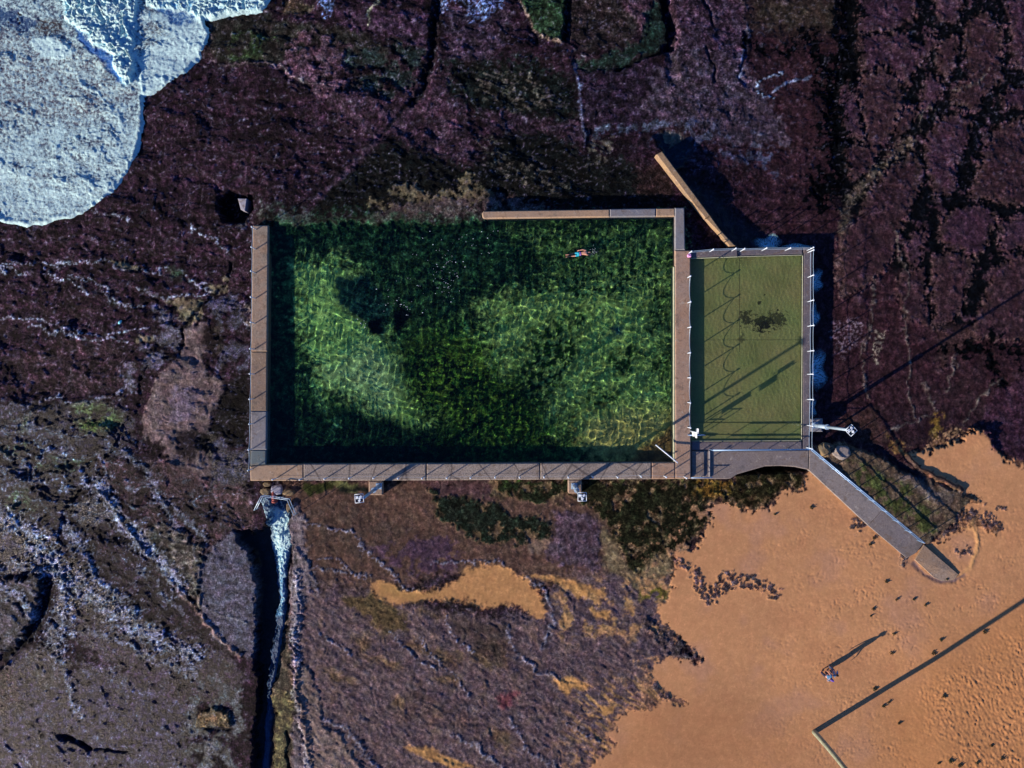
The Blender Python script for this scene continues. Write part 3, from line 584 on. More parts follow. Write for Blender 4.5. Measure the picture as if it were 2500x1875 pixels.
def grid_mesh(name, X, Y, Zz, keep=None):
    ny, nx = X.shape
    idx = np.arange(nx * ny, dtype=np.int32).reshape(ny, nx)
    q = np.stack([idx[:-1, :-1], idx[:-1, 1:], idx[1:, 1:], idx[1:, :-1]], -1)
    co = np.stack([X, Y, Zz], -1).reshape(-1, 3).astype(np.float32)
    remap = None
    if keep is not None:
        kf = keep[:-1, :-1] | keep[:-1, 1:] | keep[1:, 1:] | keep[1:, :-1]
        q = q[kf]
        used = np.unique(q); remap = used
        inv = np.zeros(nx * ny, np.int32); inv[used] = np.arange(len(used)); q = inv[q]; co = co[used]
    q = q.reshape(-1, 4)
    me = bpy.data.meshes.new(name)
    me.vertices.add(len(co)); me.vertices.foreach_set('co', co.ravel())
    me.loops.add(q.size); me.loops.foreach_set('vertex_index', q.ravel().astype(np.int32))
    me.polygons.add(len(q)); me.polygons.foreach_set('loop_start', np.arange(0, q.size, 4, dtype=np.int32))
    me.polygons.foreach_set('loop_total', np.full(len(q), 4, np.int32))
    me.polygons.foreach_set('use_smooth', np.ones(len(q), bool))
    me.update(calc_edges=True)
    return me, remap


def attr(me, name, data, remap=None, kind='FLOAT_COLOR'):
    if kind == 'FLOAT_COLOR':
        d = data.reshape(-1, data.shape[-1])
        if remap is not None: d = d[remap]
        d = np.concatenate([d, np.ones((len(d), 1), np.float32)], 1)
        a = me.attributes.new(name, kind, 'POINT'); a.data.foreach_set('color', d.astype(np.float32).ravel())


# ------------------------------------------------------------------ node helpers
class NT:
    def __init__(s, name):
        s.m = bpy.data.materials.new(name); s.m.use_nodes = True
        s.t = s.m.node_tree; s.b = s.t.nodes['Principled BSDF']
        s.co = None

    def n(s, typ, **k):
        x = s.t.nodes.new(typ)
        for a, v in k.items(): setattr(x, a, v)
        return x

    def l(s, a, b): s.t.links.new(a, b)

    def pos(s):
        if s.co is None: s.co = s.n('ShaderNodeNewGeometry').outputs['Position']
        return s.co

    def noise(s, scale, detail=4, rough=.6, co=None, dist=0):
        x = s.n('ShaderNodeTexNoise'); x.inputs['Scale'].default_value = scale
        x.inputs['Detail'].default_value = detail; x.inputs['Roughness'].default_value = rough
        x.inputs['Distortion'].default_value = dist
        s.l(co or s.pos(), x.inputs['Vector']); return x.outputs['Fac']

    def ramp(s, f, stops):
        r = s.n('ShaderNodeValToRGB'); e = r.color_ramp.elements
        while len(e) < len(stops): e.new(.5)
        for k, (p, c) in enumerate(stops):
            e[k].position = p; e[k].color = (c, c, c, 1) if np.isscalar(c) else (*c, 1)
        s.l(f, r.inputs[0]); return r.outputs[0]

    def mix(s, f, a, b, mode='MIX'):
        x = s.n('ShaderNodeMix', data_type='RGBA', blend_type=mode)
        for v, i in ((f, 0), (a, 6), (b, 7)):
            if isinstance(v, (int, float)): x.inputs[i].default_value = v
            elif isinstance(v, tuple): x.inputs[i].default_value = (*v, 1)
            else: s.l(v, x.inputs[i])
        return x.outputs[2]

    def math(s, op, a, b=0.0, c=None):
        x = s.n('ShaderNodeMath', operation=op)
        for v, i in ((a, 0), (b, 1), (c, 2)):
            if v is None: continue
            if isinstance(v, (int, float)): x.inputs[i].default_value = v
            else: s.l(v, x.inputs[i])
        return x.outputs[0]

    def bump(s, h, dist, strength=1.0, prev=None):
        x = s.n('ShaderNodeBump'); x.inputs['Distance'].default_value = dist
        if isinstance(strength, float): x.inputs['Strength'].default_value = strength
        else: s.l(strength, x.inputs['Strength'])
        s.l(h, x.inputs['Height'])
        if prev is not None: s.l(prev, x.inputs['Normal'])
        return x.outputs[0]


# terrain material
T = NT('reef_and_sand')
ac = T.n('ShaderNodeAttribute', attribute_name='Col').outputs['Color']
ap = T.n('ShaderNodeAttribute', attribute_name='Par').outputs['Color']
sp = T.n('ShaderNodeSeparateColor'); T.l(ap, sp.inputs[0])
wet, bmpo, mot = sp.outputs
f1 = T.noise(1.9, 7, .74); f2 = T.noise(6.5, 4, .75)
f3 = T.noise(24, 2, .6)
v = T.mix(1.0, T.ramp(f1, [(.36, .12), (.47, .55), (.60, 2.1)]), T.ramp(f2, [(.36, .35), (.50, .95), (.64, 1.9)]), 'MULTIPLY')
v = T.mix(1.0, v, T.ramp(f3, [(.36, .55), (.5, .95), (.64, 1.6)]), 'MULTIPLY')
vm = T.mix(mot, (1, 1, 1), v)
T.l(T.mix(1.0, ac, vm, 'MULTIPLY'), T.b.inputs['Base Color'])
T.l(T.math('SUBTRACT', .90, T.math('MULTIPLY', wet, .74)), T.b.inputs['Roughness'])
T.l(T.math('ADD', T.math('MULTIPLY', T.math('MULTIPLY', wet, wet), .36), .02), T.b.inputs['Specular IOR Level'])
hb = T.math('ADD', T.noise(3.6, 6, .78), T.math('MULTIPLY', T.noise(9, 3, .7), .4))
b1 = T.bump(hb, .26, bmpo)
T.l(b1, T.b.inputs['Normal'])

tm, _ = grid_mesh('rock_shelf_and_beach', XX, YY, Z)
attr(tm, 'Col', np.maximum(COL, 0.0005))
attr(tm, 'Par', np.stack([WET, BMP, MOT], -1))
ground = link('ground', tm, None, T.m)
ground['kind'] = 'structure'
ground.cycles.is_caustics_receiver = True


def gz(x, y):
    i = np.clip(np.searchsorted(GX, x) - 1, 0, len(GX) - 2); j = np.clip(np.searchsorted(GY, y) - 1, 0, len(GY) - 2)
    return float(Z[j, i])


# ------------------------------------------------------------------ object helpers
def tag(o, label, cat, group=None):
    o['label'] = label; o['category'] = cat
    if group: o['group'] = group
    return o


def thing(name, loc, label, cat, group=None, rz=0):
    o = bpy.data.objects.new(name, None); C.objects.link(o)
    o.location = loc; o.rotation_euler = (0, 0, rz); o.empty_display_size = .3
    return tag(o, label, cat, group)


class MB:
    def __init__(s): s.b = bmesh.new()

    def tube(s, pts, r, n=10, cap=True):
        pts = [Vector(p) for p in pts]
        rs = r if isinstance(r, (list, tuple)) else [r] * len(pts)
        rings = []
        up = Vector((0, 0, 1))
        for i, p in enumerate(pts):
            d = (pts[min(i + 1, len(pts) - 1)] - pts[max(i - 1, 0)]).normalized()
            a = d.cross(up if abs(d.dot(up)) < .95 else Vector((1, 0, 0))).normalized(); c = d.cross(a)
            rings.append([s.b.verts.new(p + (a * math.cos(2 * math.pi * k / n) + c * math.sin(2 * math.pi * k / n)) * rs[i]) for k in range(n)])
        for i in range(len(rings) - 1):
            for k in range(n):
                f = s.b.faces.new([rings[i][k], rings[i][(k + 1) % n], rings[i + 1][(k + 1) % n], rings[i + 1][k]]); f.smooth = True
        if cap:
            s.b.faces.new(rings[0][::-1]); s.b.faces.new(rings[-1])
        return s

    def box(s, c, sz, rz=0, M=None):
        m = Matrix.Translation(c) @ Matrix.Rotation(rz, 4, 'Z') @ (M or Matrix.Identity(4)) @ Matrix.Diagonal((*sz, 1))
        bmesh.ops.create_cube(s.b, size=1, matrix=m); return s

    def ball(s, c, r, sc=(1, 1, 1), sub=2):
        g = bmesh.ops.create_icosphere(s.b, subdivisions=sub, radius=r, matrix=Matrix.Translation(c) @ Matrix.Diagonal((*sc, 1)))
        for v in g['verts']:
            for f in v.link_faces: f.smooth = True
        return s

    def prism(s, poly2, z0, z1):
        """z1 may be a number or a list with one height for each corner"""
        zt = z1 if isinstance(z1, (list, tuple)) else [z1] * len(poly2)
        lo = [s.b.verts.new((x, y, z0)) for x, y in poly2]; hi = [s.b.verts.new((x, y, z)) for (x, y), z in zip(poly2, zt)]
        n = len(lo)
        s.b.faces.new(hi)
        s.b.faces.new(lo[::-1])
        for i in range(n): s.b.faces.new([lo[i], lo[(i + 1) % n], hi[(i + 1) % n], hi[i]])
        return s

    def bevel(s, w_, seg=1):
        bmesh.ops.recalc_face_normals(s.b, faces=s.b.faces[:])
        es = [e for e in s.b.edges if len(e.link_faces) == 2 and e.calc_face_angle(0) > .6 and min(v.co.z for v in e.verts) > -.9]
        bmesh.ops.bevel(s.b, geom=es, offset=w_, segments=seg, affect='EDGES', clamp_overlap=True); return s

    def build(s, name, m, parent=None, loc=None):
        bmesh.ops.recalc_face_normals(s.b, faces=s.b.faces[:])
        me = bpy.data.meshes.new(name); s.b.to_mesh(me); s.b.free()
        return link(name, me, parent, m)


def concrete(name, a, b, pit=.35, rough=.85, crack=0.0, s1=.7, spk=9.0, bd=.02):
    k = NT(name)
    big = k.noise(s1, 5, .65); fine = k.noise(spk, 4, .75)
    col = k.mix(k.ramp(big, [(.35, 0.0), (.65, 1.0)]), lin(a), lin(b))
    col = k.mix(1.0, col, k.ramp(fine, [(.28, 1 - pit), (.5, 1.0), (.75, 1 + pit * .6)]), 'MULTIPLY')
    st = k.noise(1.8, 6, .7, dist=1.0)
    col = k.mix(k.ramp(st, [(.54, 0.0), (.64, .55)]), col, lin((98, 74, 54)))
    s2 = k.noise(3.1, 6, .75, dist=.6)
    col = k.mix(k.ramp(s2, [(.57, 0.0), (.66, .5)]), col, lin((176, 158, 140)))
    s3 = k.noise(.9, 7, .75)
    col = k.mix(k.ramp(s3, [(.36, .5), (.46, 0.0)]), col, lin((74, 66, 60)))
    if crack:
        vz = k.n('ShaderNodeTexVoronoi', feature='DISTANCE_TO_EDGE'); vz.inputs['Scale'].default_value = crack
        k.l(k.pos(), vz.inputs['Vector'])
        col = k.mix(k.ramp(vz.outputs['Distance'], [(.0, .75), (.025, 0.0)]), col, lin((50, 40, 40)))
    k.l(col, k.b.inputs['Base Color']); k.b.inputs['Roughness'].default_value = rough
    k.l(k.bump(fine, bd), k.b.inputs['Normal'])
    return k.m


def plain(name, c, rough=.6, metal=0.0, var=.25, sc=6.0):
    k = NT(name)
    col = k.mix(1.0, lin(c), k.ramp(k.noise(sc, 4, .6), [(.3, 1 - var), (.7, 1 + var * .5)]), 'MULTIPLY')
    k.l(col, k.b.inputs['Base Color']); k.b.inputs['Roughness'].default_value = rough; k.b.inputs['Metallic'].default_value = metal
    return k.m


M = {
    'tan': concrete('weathered_tan_concrete', (138, 118, 100), (150, 116, 92), .45, s1=.8),
    'rust': concrete('stained_orange_concrete', (136, 108, 82), (128, 102, 86), .35, s1=.5),
    'grey': concrete('patched_grey_concrete', (116, 112, 114), (124, 112, 108), .25),
    'teal': concrete('damp_grey_concrete', (84, 96, 96), (96, 100, 98), .2),
    'agg': concrete('pitted_aggregate_concrete', (142, 122, 108), (150, 130, 114), .9, crack=.35, spk=13, bd=.05),
    'newc': concrete('smooth_pink_concrete', (164, 128, 98), (154, 124, 100), .2),
    'divd': concrete('walked_brown_concrete', (156, 118, 92), (150, 122, 104), .3, s1=.4),
    'kid': concrete('dark_pool_edge_concrete', (92, 84, 88), (104, 88, 86), .3, s1=.9),
    'prom': concrete('promenade_concrete', (122, 104, 92), (116, 102, 98), .3, s1=.35),
    'ramp': concrete('ramp_concrete', (136, 118, 106), (126, 112, 106), .25, s1=.3),
    'wstr': concrete('bleached_wall_concrete', (158, 122, 84), (140, 110, 84), .35),
    'sandy': concrete('sand_dusted_concrete', (140, 116, 98), (150, 114, 84), .3, s1=.6),
    'edge': plain('pale_edge', (156, 150, 122), .7),
    'joint': plain('dark_joint_filler', (66, 56, 56), .9),
    'white': plain('white_painted_steel', (198, 198, 202), .45, 0, .1),
    'galv': plain('galvanised_steel', (168, 180, 190), .4, .3, .15),
    'rail': plain('blue_grey_painted_rail', (128, 150, 176), .35, .2, .1),
    'dark': plain('dark_lamp_glass', (30, 44, 56), .2),
    'pink': plain('pink_floral_cloth', (232, 150, 190), .7, 0, .5, 14),
    'rusty': plain('rusted_pipe_iron', (150, 70, 62), .8, 0, .4),
    'timber': plain('weathered_green_timber', (142, 138, 112), .8, 0, .35, 3),
    'skin': plain('tanned_skin', (206, 140, 112), .5, 0, .08),
    'bluecloth': plain('faded_blue_cloth', (86, 134, 168), .85, 0, .2),
    'navy': plain('navy_shorts', (30, 34, 60), .85, 0, .2),
    'purple': plain('purple_cap_cloth', (92, 60, 150), .7, 0, .15),
    'dusk': plain('grey_blue_trousers', (70, 84, 110), .85, 0, .2),
    'hair': plain('dark_hair', (34, 26, 24), .6, 0, .3, 30),
    'turq': plain('turquoise_swim_shorts', (20, 160, 176), .6, 0, .25),
    'weed': plain('dried_brown_weed', (74, 56, 30), .9, 0, .5, 20),
    'weedg': plain('dark_green_weed', (46, 48, 26), .9, 0, .5, 20),
    'litter': plain('pale_blue_plastic', (120, 196, 226), .4, 0, .15),
    'block': concrete('pale_broken_block', (150, 142, 150), (120, 112, 120), .4),
    'stone': concrete('round_tan_boulder', (128, 98, 64), (96, 84, 64), .5, s1=1.6, bd=.06),
    'signm': plain('white_sign_sheet', (214, 206, 200), .5, 0, .08),
}
TOP = .6                                              # level of the main pool's walls


def wall(name, label, cat, slabs, z0=-1.6, group=None, bev=.065):
    """slabs: (part name, photo polygon of its top, top height(s), material)"""
    p0 = slabs[0][1][0]; z_ = slabs[0][2] if np.isscalar(slabs[0][2]) else slabs[0][2][0]
    t = thing(name, (*W(*p0, z_), 0), label, cat, group)
    for nm, pts, zt, m in slabs:
        zz = zt if not np.isscalar(zt) else [zt] * len(pts)
        b = MB().prism([Vector(W(x, y, z)) - t.location.xy for (x, y), z in zip(pts, zz)], z0, zt if np.isscalar(zt) else list(zt))
        b.bevel(bev).build(nm, m, t)
    return t


wall('pool_wall', 'tan concrete seaward wall with white posts along the left end of the big green pool', 'wall', [
    ('slab', P(617, 550, 655, 550, 652, 858, 613, 858), TOP, M['tan']),
    ('slab', P(613, 858.6, 652, 858.6, 651, 1003, 612, 1003), TOP - .015, M['rust']),
    ('slab', P(612, 1003.6, 651, 1003.6, 650, 1098, 611, 1098), TOP, M['grey']),
    ('slab', P(611, 1098.6, 650, 1098.6, 649, 1134, 611, 1137), TOP - .02, M['teal'])])
t = wall('pool_wall', 'long pitted grey walkway wall along the bottom edge of the big pool carrying two floodlight masts', 'wall', [
    ('slab', P(610, 1137.6, 648, 1134, 740, 1133, 740, 1174, 611, 1174), TOP, M['newc']),
    ('slab', P(740.6, 1132.5, 1040, 1131.5, 1040, 1173, 740.6, 1174), TOP + .01, M['agg']),
    ('slab', P(1041.4, 1131.5, 1318, 1130, 1318, 1171, 1041.4, 1173), TOP, M['agg']),
    ('slab', P(1319.2, 1130, 1590, 1129, 1590, 1170, 1319.2, 1171), TOP + .01, M['agg']),
    ('slab', P(1591, 1129, 1648, 1129, 1648, 1169.5, 1591, 1170), TOP, M['divd'])])
wall('pool_wall', 'brown concrete walkway wall between the big pool and the shallow paddling pool', 'wall', [
    ('slab', P(1648, 611, 1686, 611, 1687, 1169, 1648.6, 1169), TOP, M['divd']),
    ('edge_strip', P(1644.5, 651, 1648, 651, 1648, 1127, 1644.5, 1127), TOP - .03, M['edge']),
    ('slab', P(1648, 507, 1671, 507, 1673, 610.2, 1648, 610.2), TOP + .02, M['grey'])])
wall('pool_wall', 'narrow wall with rounded end and a pale grey patch along the top of the big pool', 'wall', [
    ('slab', P(1181, 515, 1488, 510.5, 1488, 529.5, 1181, 533.5, 1177.5, 529, 1177, 520), TOP - .05, M['newc']),
    ('slab', P(1489, 510, 1601, 508.5, 1601, 528.5, 1489, 529.5), TOP - .04, M['grey']),
    ('slab', P(1601.6, 508.5, 1647.5, 508, 1647.5, 528, 1601.6, 528.5), TOP - .05, M['newc'])], z0=-1.3)
KT = .27
wall('pool_wall', 'thin grey wall with white edge along the top of the paddling pool', 'wall', [
    ('slab', P(1687, 612, 1801, 607, 1801, 625, 1687, 629), .40, M['kid']),
    ('slab', P(1801.5, 607, 1960, 603.8, 1960, 621, 1801.5, 625), KT, M['kid']),
    ('edge_strip', P(1687, 629.3, 1801, 625.3, 1801, 627.3, 1687, 631.3), .41, M['edge']),
    ('edge_strip', P(1801.5, 625.3, 1958, 621.3, 1958, 623.2, 1801.5, 627.3), KT + .01, M['edge'])], z0=-1.3)
wall('pool_wall', 'thin dark grey wall with white inner edge on the right side of the paddling pool', 'wall', [
    ('slab', P(1961.5, 603.5, 1984, 603, 1978.5, 1096, 1959, 1096), KT, M['kid']),
    ('edge_strip', P(1959, 623.6, 1961, 623.6, 1958.4, 1075, 1956.4, 1075), KT + .012, M['edge'])], z0=-1.3)
PR = .31
wall('promenade', 'low concrete promenade with curved lower edge below the paddling pool', 'pavement', [
    ('paving', P(1687.6, 1078, 1958, 1077, 1958.5, 1098, 1687.6, 1100), PR, M['kid']),
    ('paving', P(1687.6, 1100.6, 1976, 1098.6, 1974, 1147, 1940, 1140, 1905, 1137.5, 1868, 1138.5, 1835, 1148, 1800, 1158, 1785, 1168, 1775, 1169.5, 1687.6, 1169.5), PR, M['prom']),
    ('step', P(1688, 1101.5, 1720.5, 1101.5, 1720.5, 1164, 1688, 1164), PR + .11, M['prom']),
    ('kerb', P(1731, 1100, 1735, 1100, 1735, 1165, 1731, 1165), PR + .12, M['grey']),
    ('edge_strip', P(1690, 1076, 1956, 1074.6, 1956, 1076.5, 1690, 1077.7), PR + .012, M['edge'])], z0=-1.3)  # last strip puts the sunlit kerb edge into a pale colour
wall('ramp', 'sloping concrete ramp running down from the promenade and ending in the sand', 'ramp', [
    ('paving', P(1976.6, 1098.6, 1984, 1100, 2155, 1244, 2120, 1283, 1975, 1147.5), [PR, PR, .22, .22, PR], M['ramp']),
    ('paving', P(2155.4, 1244.4, 2254, 1327, 2238, 1349, 2214, 1363, 2120.4, 1283.4), [.20, .12, .12, .12, .20], M['prom']),
    ('paving', P(2256, 1330, 2340, 1402, 2330, 1416, 2300, 1419, 2280, 1410, 2234, 1367), [.13, .04, -.02, -.03, .01, .13], M['sandy'])], z0=-.8, bev=.02)
wall('breakwater_wall', 'narrow bleached concrete wall standing slantwise above the paddling pool and casting a wide shadow', 'wall', [
    ('slab', P(1602, 377, 1617, 369, 1700, 480, 1734, 526, 1722, 534, 1690, 494), .42, M['wstr']),
    ('slab', P(1734.6, 526.6, 1760, 562, 1796, 600, 1780, 601.5, 1755, 568, 1722.6, 534.6), .36, M['wstr'])], z0=-1.5)
for (x0, x1, y1, lb) in ((900, 934, 1209, 'square concrete footing under the left floodlight mast below the pool walkway'), (1387, 1420.5, 1205, 'square concrete footing under the middle floodlight mast below the pool walkway')):
    ytop = 1174.3 if x0 < 1000 else 1171.3
    wall('footing', lb, 'footing', [('block', P(x0, ytop, x1, ytop, x1, y1, x0, y1), .52, M['tan'])], z0=-.5, group='mast footings')
wall('footing', 'square concrete footing outside the lower right corner of the paddling pool under the right mast', 'footing',
     [('block', P(1979.5, 1023, 2009, 1022, 2009, 1054, 1979.5, 1054), .36, M['grey'])], z0=-1, group='mast footings')

# paddling pool floor with two long steps
def floor_mat():
    k = NT('paddling_pool_floor')
    c = k.mix(k.ramp(k.noise(.35, 5, .6), [(.35, 0.0), (.65, 1.0)]), lin((130, 138, 76)), lin((144, 134, 80)))
    c = k.mix(1.0, c, k.ramp(k.noise(9, 4, .7), [(.3, .8), (.7, 1.15)]), 'MULTIPLY')
    mp = k.n('ShaderNodeMapping'); mp.inputs['Scale'].default_value = (1, 1, 1); k.l(k.pos(), mp.inputs[0])
    for cx, cy, rx, ry, dk, w0 in ((1862, 790, 34, 28, 1.0, .35), (1822, 778, 28, 30, .85, .42), (1895, 780, 34, 26, .8, .3), (1853, 740, 12, 7, .9, .6), (1899, 757, 5, 7, .9, .6), (1866, 720, 4, 4, .9, .6), (1810, 825, 10, 20, .6, .45)):
        x_, y_ = W(cx, cy, -.03)
        vd = k.n('ShaderNodeVectorMath', operation='SUBTRACT'); k.l(k.pos(), vd.inputs[0]); vd.inputs[1].default_value = (x_, y_, -.03)
        vs = k.n('ShaderNodeVectorMath', operation='MULTIPLY'); k.l(vd.outputs[0], vs.inputs[0]); vs.inputs[1].default_value = (PPM / rx, PPM / ry, 0)
        ln = k.n('ShaderNodeVectorMath', operation='LENGTH'); k.l(vs.outputs[0], ln.inputs[0])
        g = k.math('ADD', k.math('SUBTRACT', 1.0, ln.outputs['Value']), k.math('MULTIPLY', k.math('SUBTRACT', k.noise(3.0, 6, .75), .5), 3.6))
        c = k.mix(k.ramp(g, [(w0 - .12, 0.0), (w0 + .12, dk)]), c, lin((10, 18, 4)))
    gn = k.math('ADD', k.math('MULTIPLY', k.noise(.3, 3), 1.0), 0.0)
    c = k.mix(k.ramp(gn, [(.5, 0.0), (.7, .5)]), c, lin((86, 94, 44)))
    k.l(c, k.b.inputs['Base Color']); k.b.inputs['Roughness'].default_value = .8
    return k.m
KF = floor_mat()
def kgrid(name, pts, z, z0):
    b = MB().prism([W(x, y, z) for x, y in pts], z0, z).build(name, KF)
    b['kind'] = 'structure'; b.cycles.is_caustics_receiver = True
    return b
kgrid('pool_floor', P(1680, 615, 1968, 612, 1964, 1032, 1680, 1032), -.03, -.6)
kgrid('pool_floor', P(1680, 1032, 1964, 1032, 1964, 1061.5, 1680, 1061.5), .08, -.6)
kgrid('pool_floor', P(1680, 1061.5, 1964, 1061.5, 1964, 1077.5, 1680, 1077.5), .17, -.6)
for pts in (P(1803.8, 630, 1804.6, 630, 1805.6, 860, 1804.8, 860), P(1724, 829.8, 1958, 829.3, 1958, 829.9, 1724, 830.4)):
    o = MB().prism([W(x, y, -.03) for x, y in pts], -.1, -.026).build('floor_joint', M['joint']); o['kind'] = 'structure'


# ------------------------------------------------------------------ water
def water_mat(name, tint, rough=0.0):
    k = NT(name)
    k.b.inputs['Base Color'].default_value = (*tint, 1); k.b.inputs['Transmission Weight'].default_value = 1
    k.b.inputs['Roughness'].default_value = rough; k.b.inputs['IOR'].default_value = 1.333
    return k.m


def waves(X, Y, comps, seed):
    r = np.random.default_rng(seed); z = np.zeros(X.shape)
    wx, wy = fbm(X / 3.1, Y / 3.1, seed, 2), fbm(X / 3.1, Y / 3.1, seed + 7, 2)
    for lam0, lam1, amp, n, dirr, spread in comps:
        for _ in range(n):
            lam = r.uniform(lam0, lam1); a = math.radians(dirr) + r.uniform(-spread, spread)
            z += amp * lam * r.uniform(.4, 1) * np.sin(2 * math.pi / lam * ((X + .35 * wx) * math.cos(a) + (Y + .35 * wy) * math.sin(a)) + r.uniform(0, 6.28))
    return z


WM = .30
x0, y0 = W(645, 1134, WM); x1, y1 = W(1655, 520, WM)
gx, gy = np.meshgrid(np.arange(x0, x1, .04), np.arange(y0, y1, .04))
cx_, cy_ = rot(gx, gy, 0)
amp = .75 + .25 * sstep(-14, 4, gx - gy * .3)
zz = WM + amp * waves(gx, gy, ((.42, .72, .0048, 26, 0, 3.14), (.8, 1.5, .0024, 8, -30, 2.4)), 5)
me, _ = grid_mesh('pool_water', gx, gy, zz)
pw = link('pool_water', me, None, water_mat('green_pool_water', (.93, .985, .91)))
pw['kind'] = 'structure'; pw.cycles.is_caustics_caster = True
WK = .245
x0, y0 = W(1684, 1079, WK); x1, y1 = W(1964, 616, WK)
gx, gy = np.meshgrid(np.arange(x0, x1, .045), np.arange(y0, y1, .045))
zz = WK + waves(gx, gy, ((.25, .5, .0022, 10, 10, .8), (.14, .22, .0016, 6, 0, 3.1), (.8, 1.5, .0015, 4, 0, 3.14)), 8)
me, _ = grid_mesh('paddling_pool_water', gx, gy, zz)
kw = link('paddling_pool_water', me, None, water_mat('paddling_pool_water', (.97, .98, .95)))
kw['kind'] = 'structure'; kw.cycles.is_caustics_caster = True


# surf: a foam-laced sheet running up over the shelf
def foam_mat():
    k = NT('surf_foam')
    a = k.n('ShaderNodeAttribute', attribute_name='Col').outputs['Color']
    p = k.n('ShaderNodeAttribute', attribute_name='Par').outputs['Color']
    s = k.n('ShaderNodeSeparateColor'); k.l(p, s.inputs[0]); dens, blue, _x = s.outputs
    n1 = k.noise(5.2, 6, .8); n2 = k.noise(1.3, 4, .6)
    g = k.math('ADD', k.math('MULTIPLY', n1, 1.0), k.math('MULTIPLY', k.math('SUBTRACT', n2, .5), .35))
    th = k.math('ADD', g, k.math('MULTIPLY', k.math('SUBTRACT', dens, .5), .55))
    m = k.ramp(th, [(.36, 0.0), (.48, .7), (.60, 1.0)])
    c = k.mix(m, a, lin((186, 210, 238)))
    k.l(c, k.b.inputs['Base Color']); k.b.inputs['Roughness'].default_value = .55
    k.l(k.bump(n1, .14, .9), k.b.inputs['Normal'])
    return k.m
FM = foam_mat()


def water_sheet(name, pts, step, base, dens_ops, kind='structure', seed=0, th=.12, lift=.02, warp=1.0, mg=10, edge=8):
    xs = [p[0] for p in pts]; ys = [p[1] for p in pts]
    lo = W(max(min(xs), -60), min(max(ys), 1930)); hi = W(min(max(xs), 2560), max(min(ys), -60))
    X, Y = np.meshgrid(np.arange(lo[0] - .4, hi[0] + .4, step, dtype=np.float32), np.arange(lo[1] - .4, hi[1] + .4, step, dtype=np.float32))
    px, py = X * PPM + 1250, 937.5 - Y * PPM
    a, b = fbm(px / 30, py / 30, 400 + seed, 3), fbm(px / 30, py / 30, 410 + seed, 3)
    sd = seg_dist(px + a * 6 * warp, py + b * 6 * warp, pts, True)
    i = np.clip(np.searchsorted(GX, X) - 1, 0, len(GX) - 2); j = np.clip(np.searchsorted(GY, Y) - 1, 0, len(GY) - 2)
    gz_ = Z[j, i]
    col = np.zeros(X.shape + (3,), np.float32); col[:] = lin(base)
    dens = np.full(X.shape, .5, np.float32); hh = np.zeros(X.shape, np.float32)
    ctx = dict(px=px, py=py, sd=sd, a=a, b=b, col=col, dens=dens, hh=hh)
    dens_ops(ctx)
    t = sstep(-2, edge, sd)
    zz = np.where(t > 0, gz_ * .35 + (-.15 if name == 'sea' else gz_.min()*0 + gz_ * 1.0 ) * .65, gz_)
    if name == 'sea': zz = np.maximum(zz, gz_) 
    zz = zz + t * th + ctx['hh'] * t - (1 - t) * .05 + t * lift
    me, rm = grid_mesh(name, X, Y, zz, keep=sd > -2)
    attr(me, 'Col', ctx['col'], rm); attr(me, 'Par', np.stack([ctx['dens'], ctx['dens'] * 0, ctx['dens'] * 0], -1), rm)
    o = link(name, me, None, FM); o['kind'] = kind
    return o


def cpoly(c, pts, col=None, dens=None, h=None, f=8, wp=1.0, op=1.0):
    m = sstep(-f, f, seg_dist(c['px'] + c['a'] * 10 * wp, c['py'] + c['b'] * 10 * wp, pts, True)) * op
    if col is not None: c['col'][:] = c['col'] * (1 - m[..., None]) + np.array(lin(col), np.float32) * m[..., None]
    if dens is not None: c['dens'][:] = c['dens'] * (1 - m) + dens * m
    if h is not None: c['hh'][:] += m * h
    return m


def cline(c, pts, wd, col=None, dens=None, h=None, f=4, wp=.6):
    m = sstep(-f, f, wd / 2 - seg_dist(c['px'] + c['a'] * 10 * wp, c['py'] + c['b'] * 10 * wp, pts, False))
    if col is not None: c['col'][:] = c['col'] * (1 - m[..., None]) + np.array(lin(col), np.float32) * m[..., None]
    if dens is not None: c['dens'][:] = c['dens'] * (1 - m) + dens * m
    if h is not None: c['hh'][:] += m * h


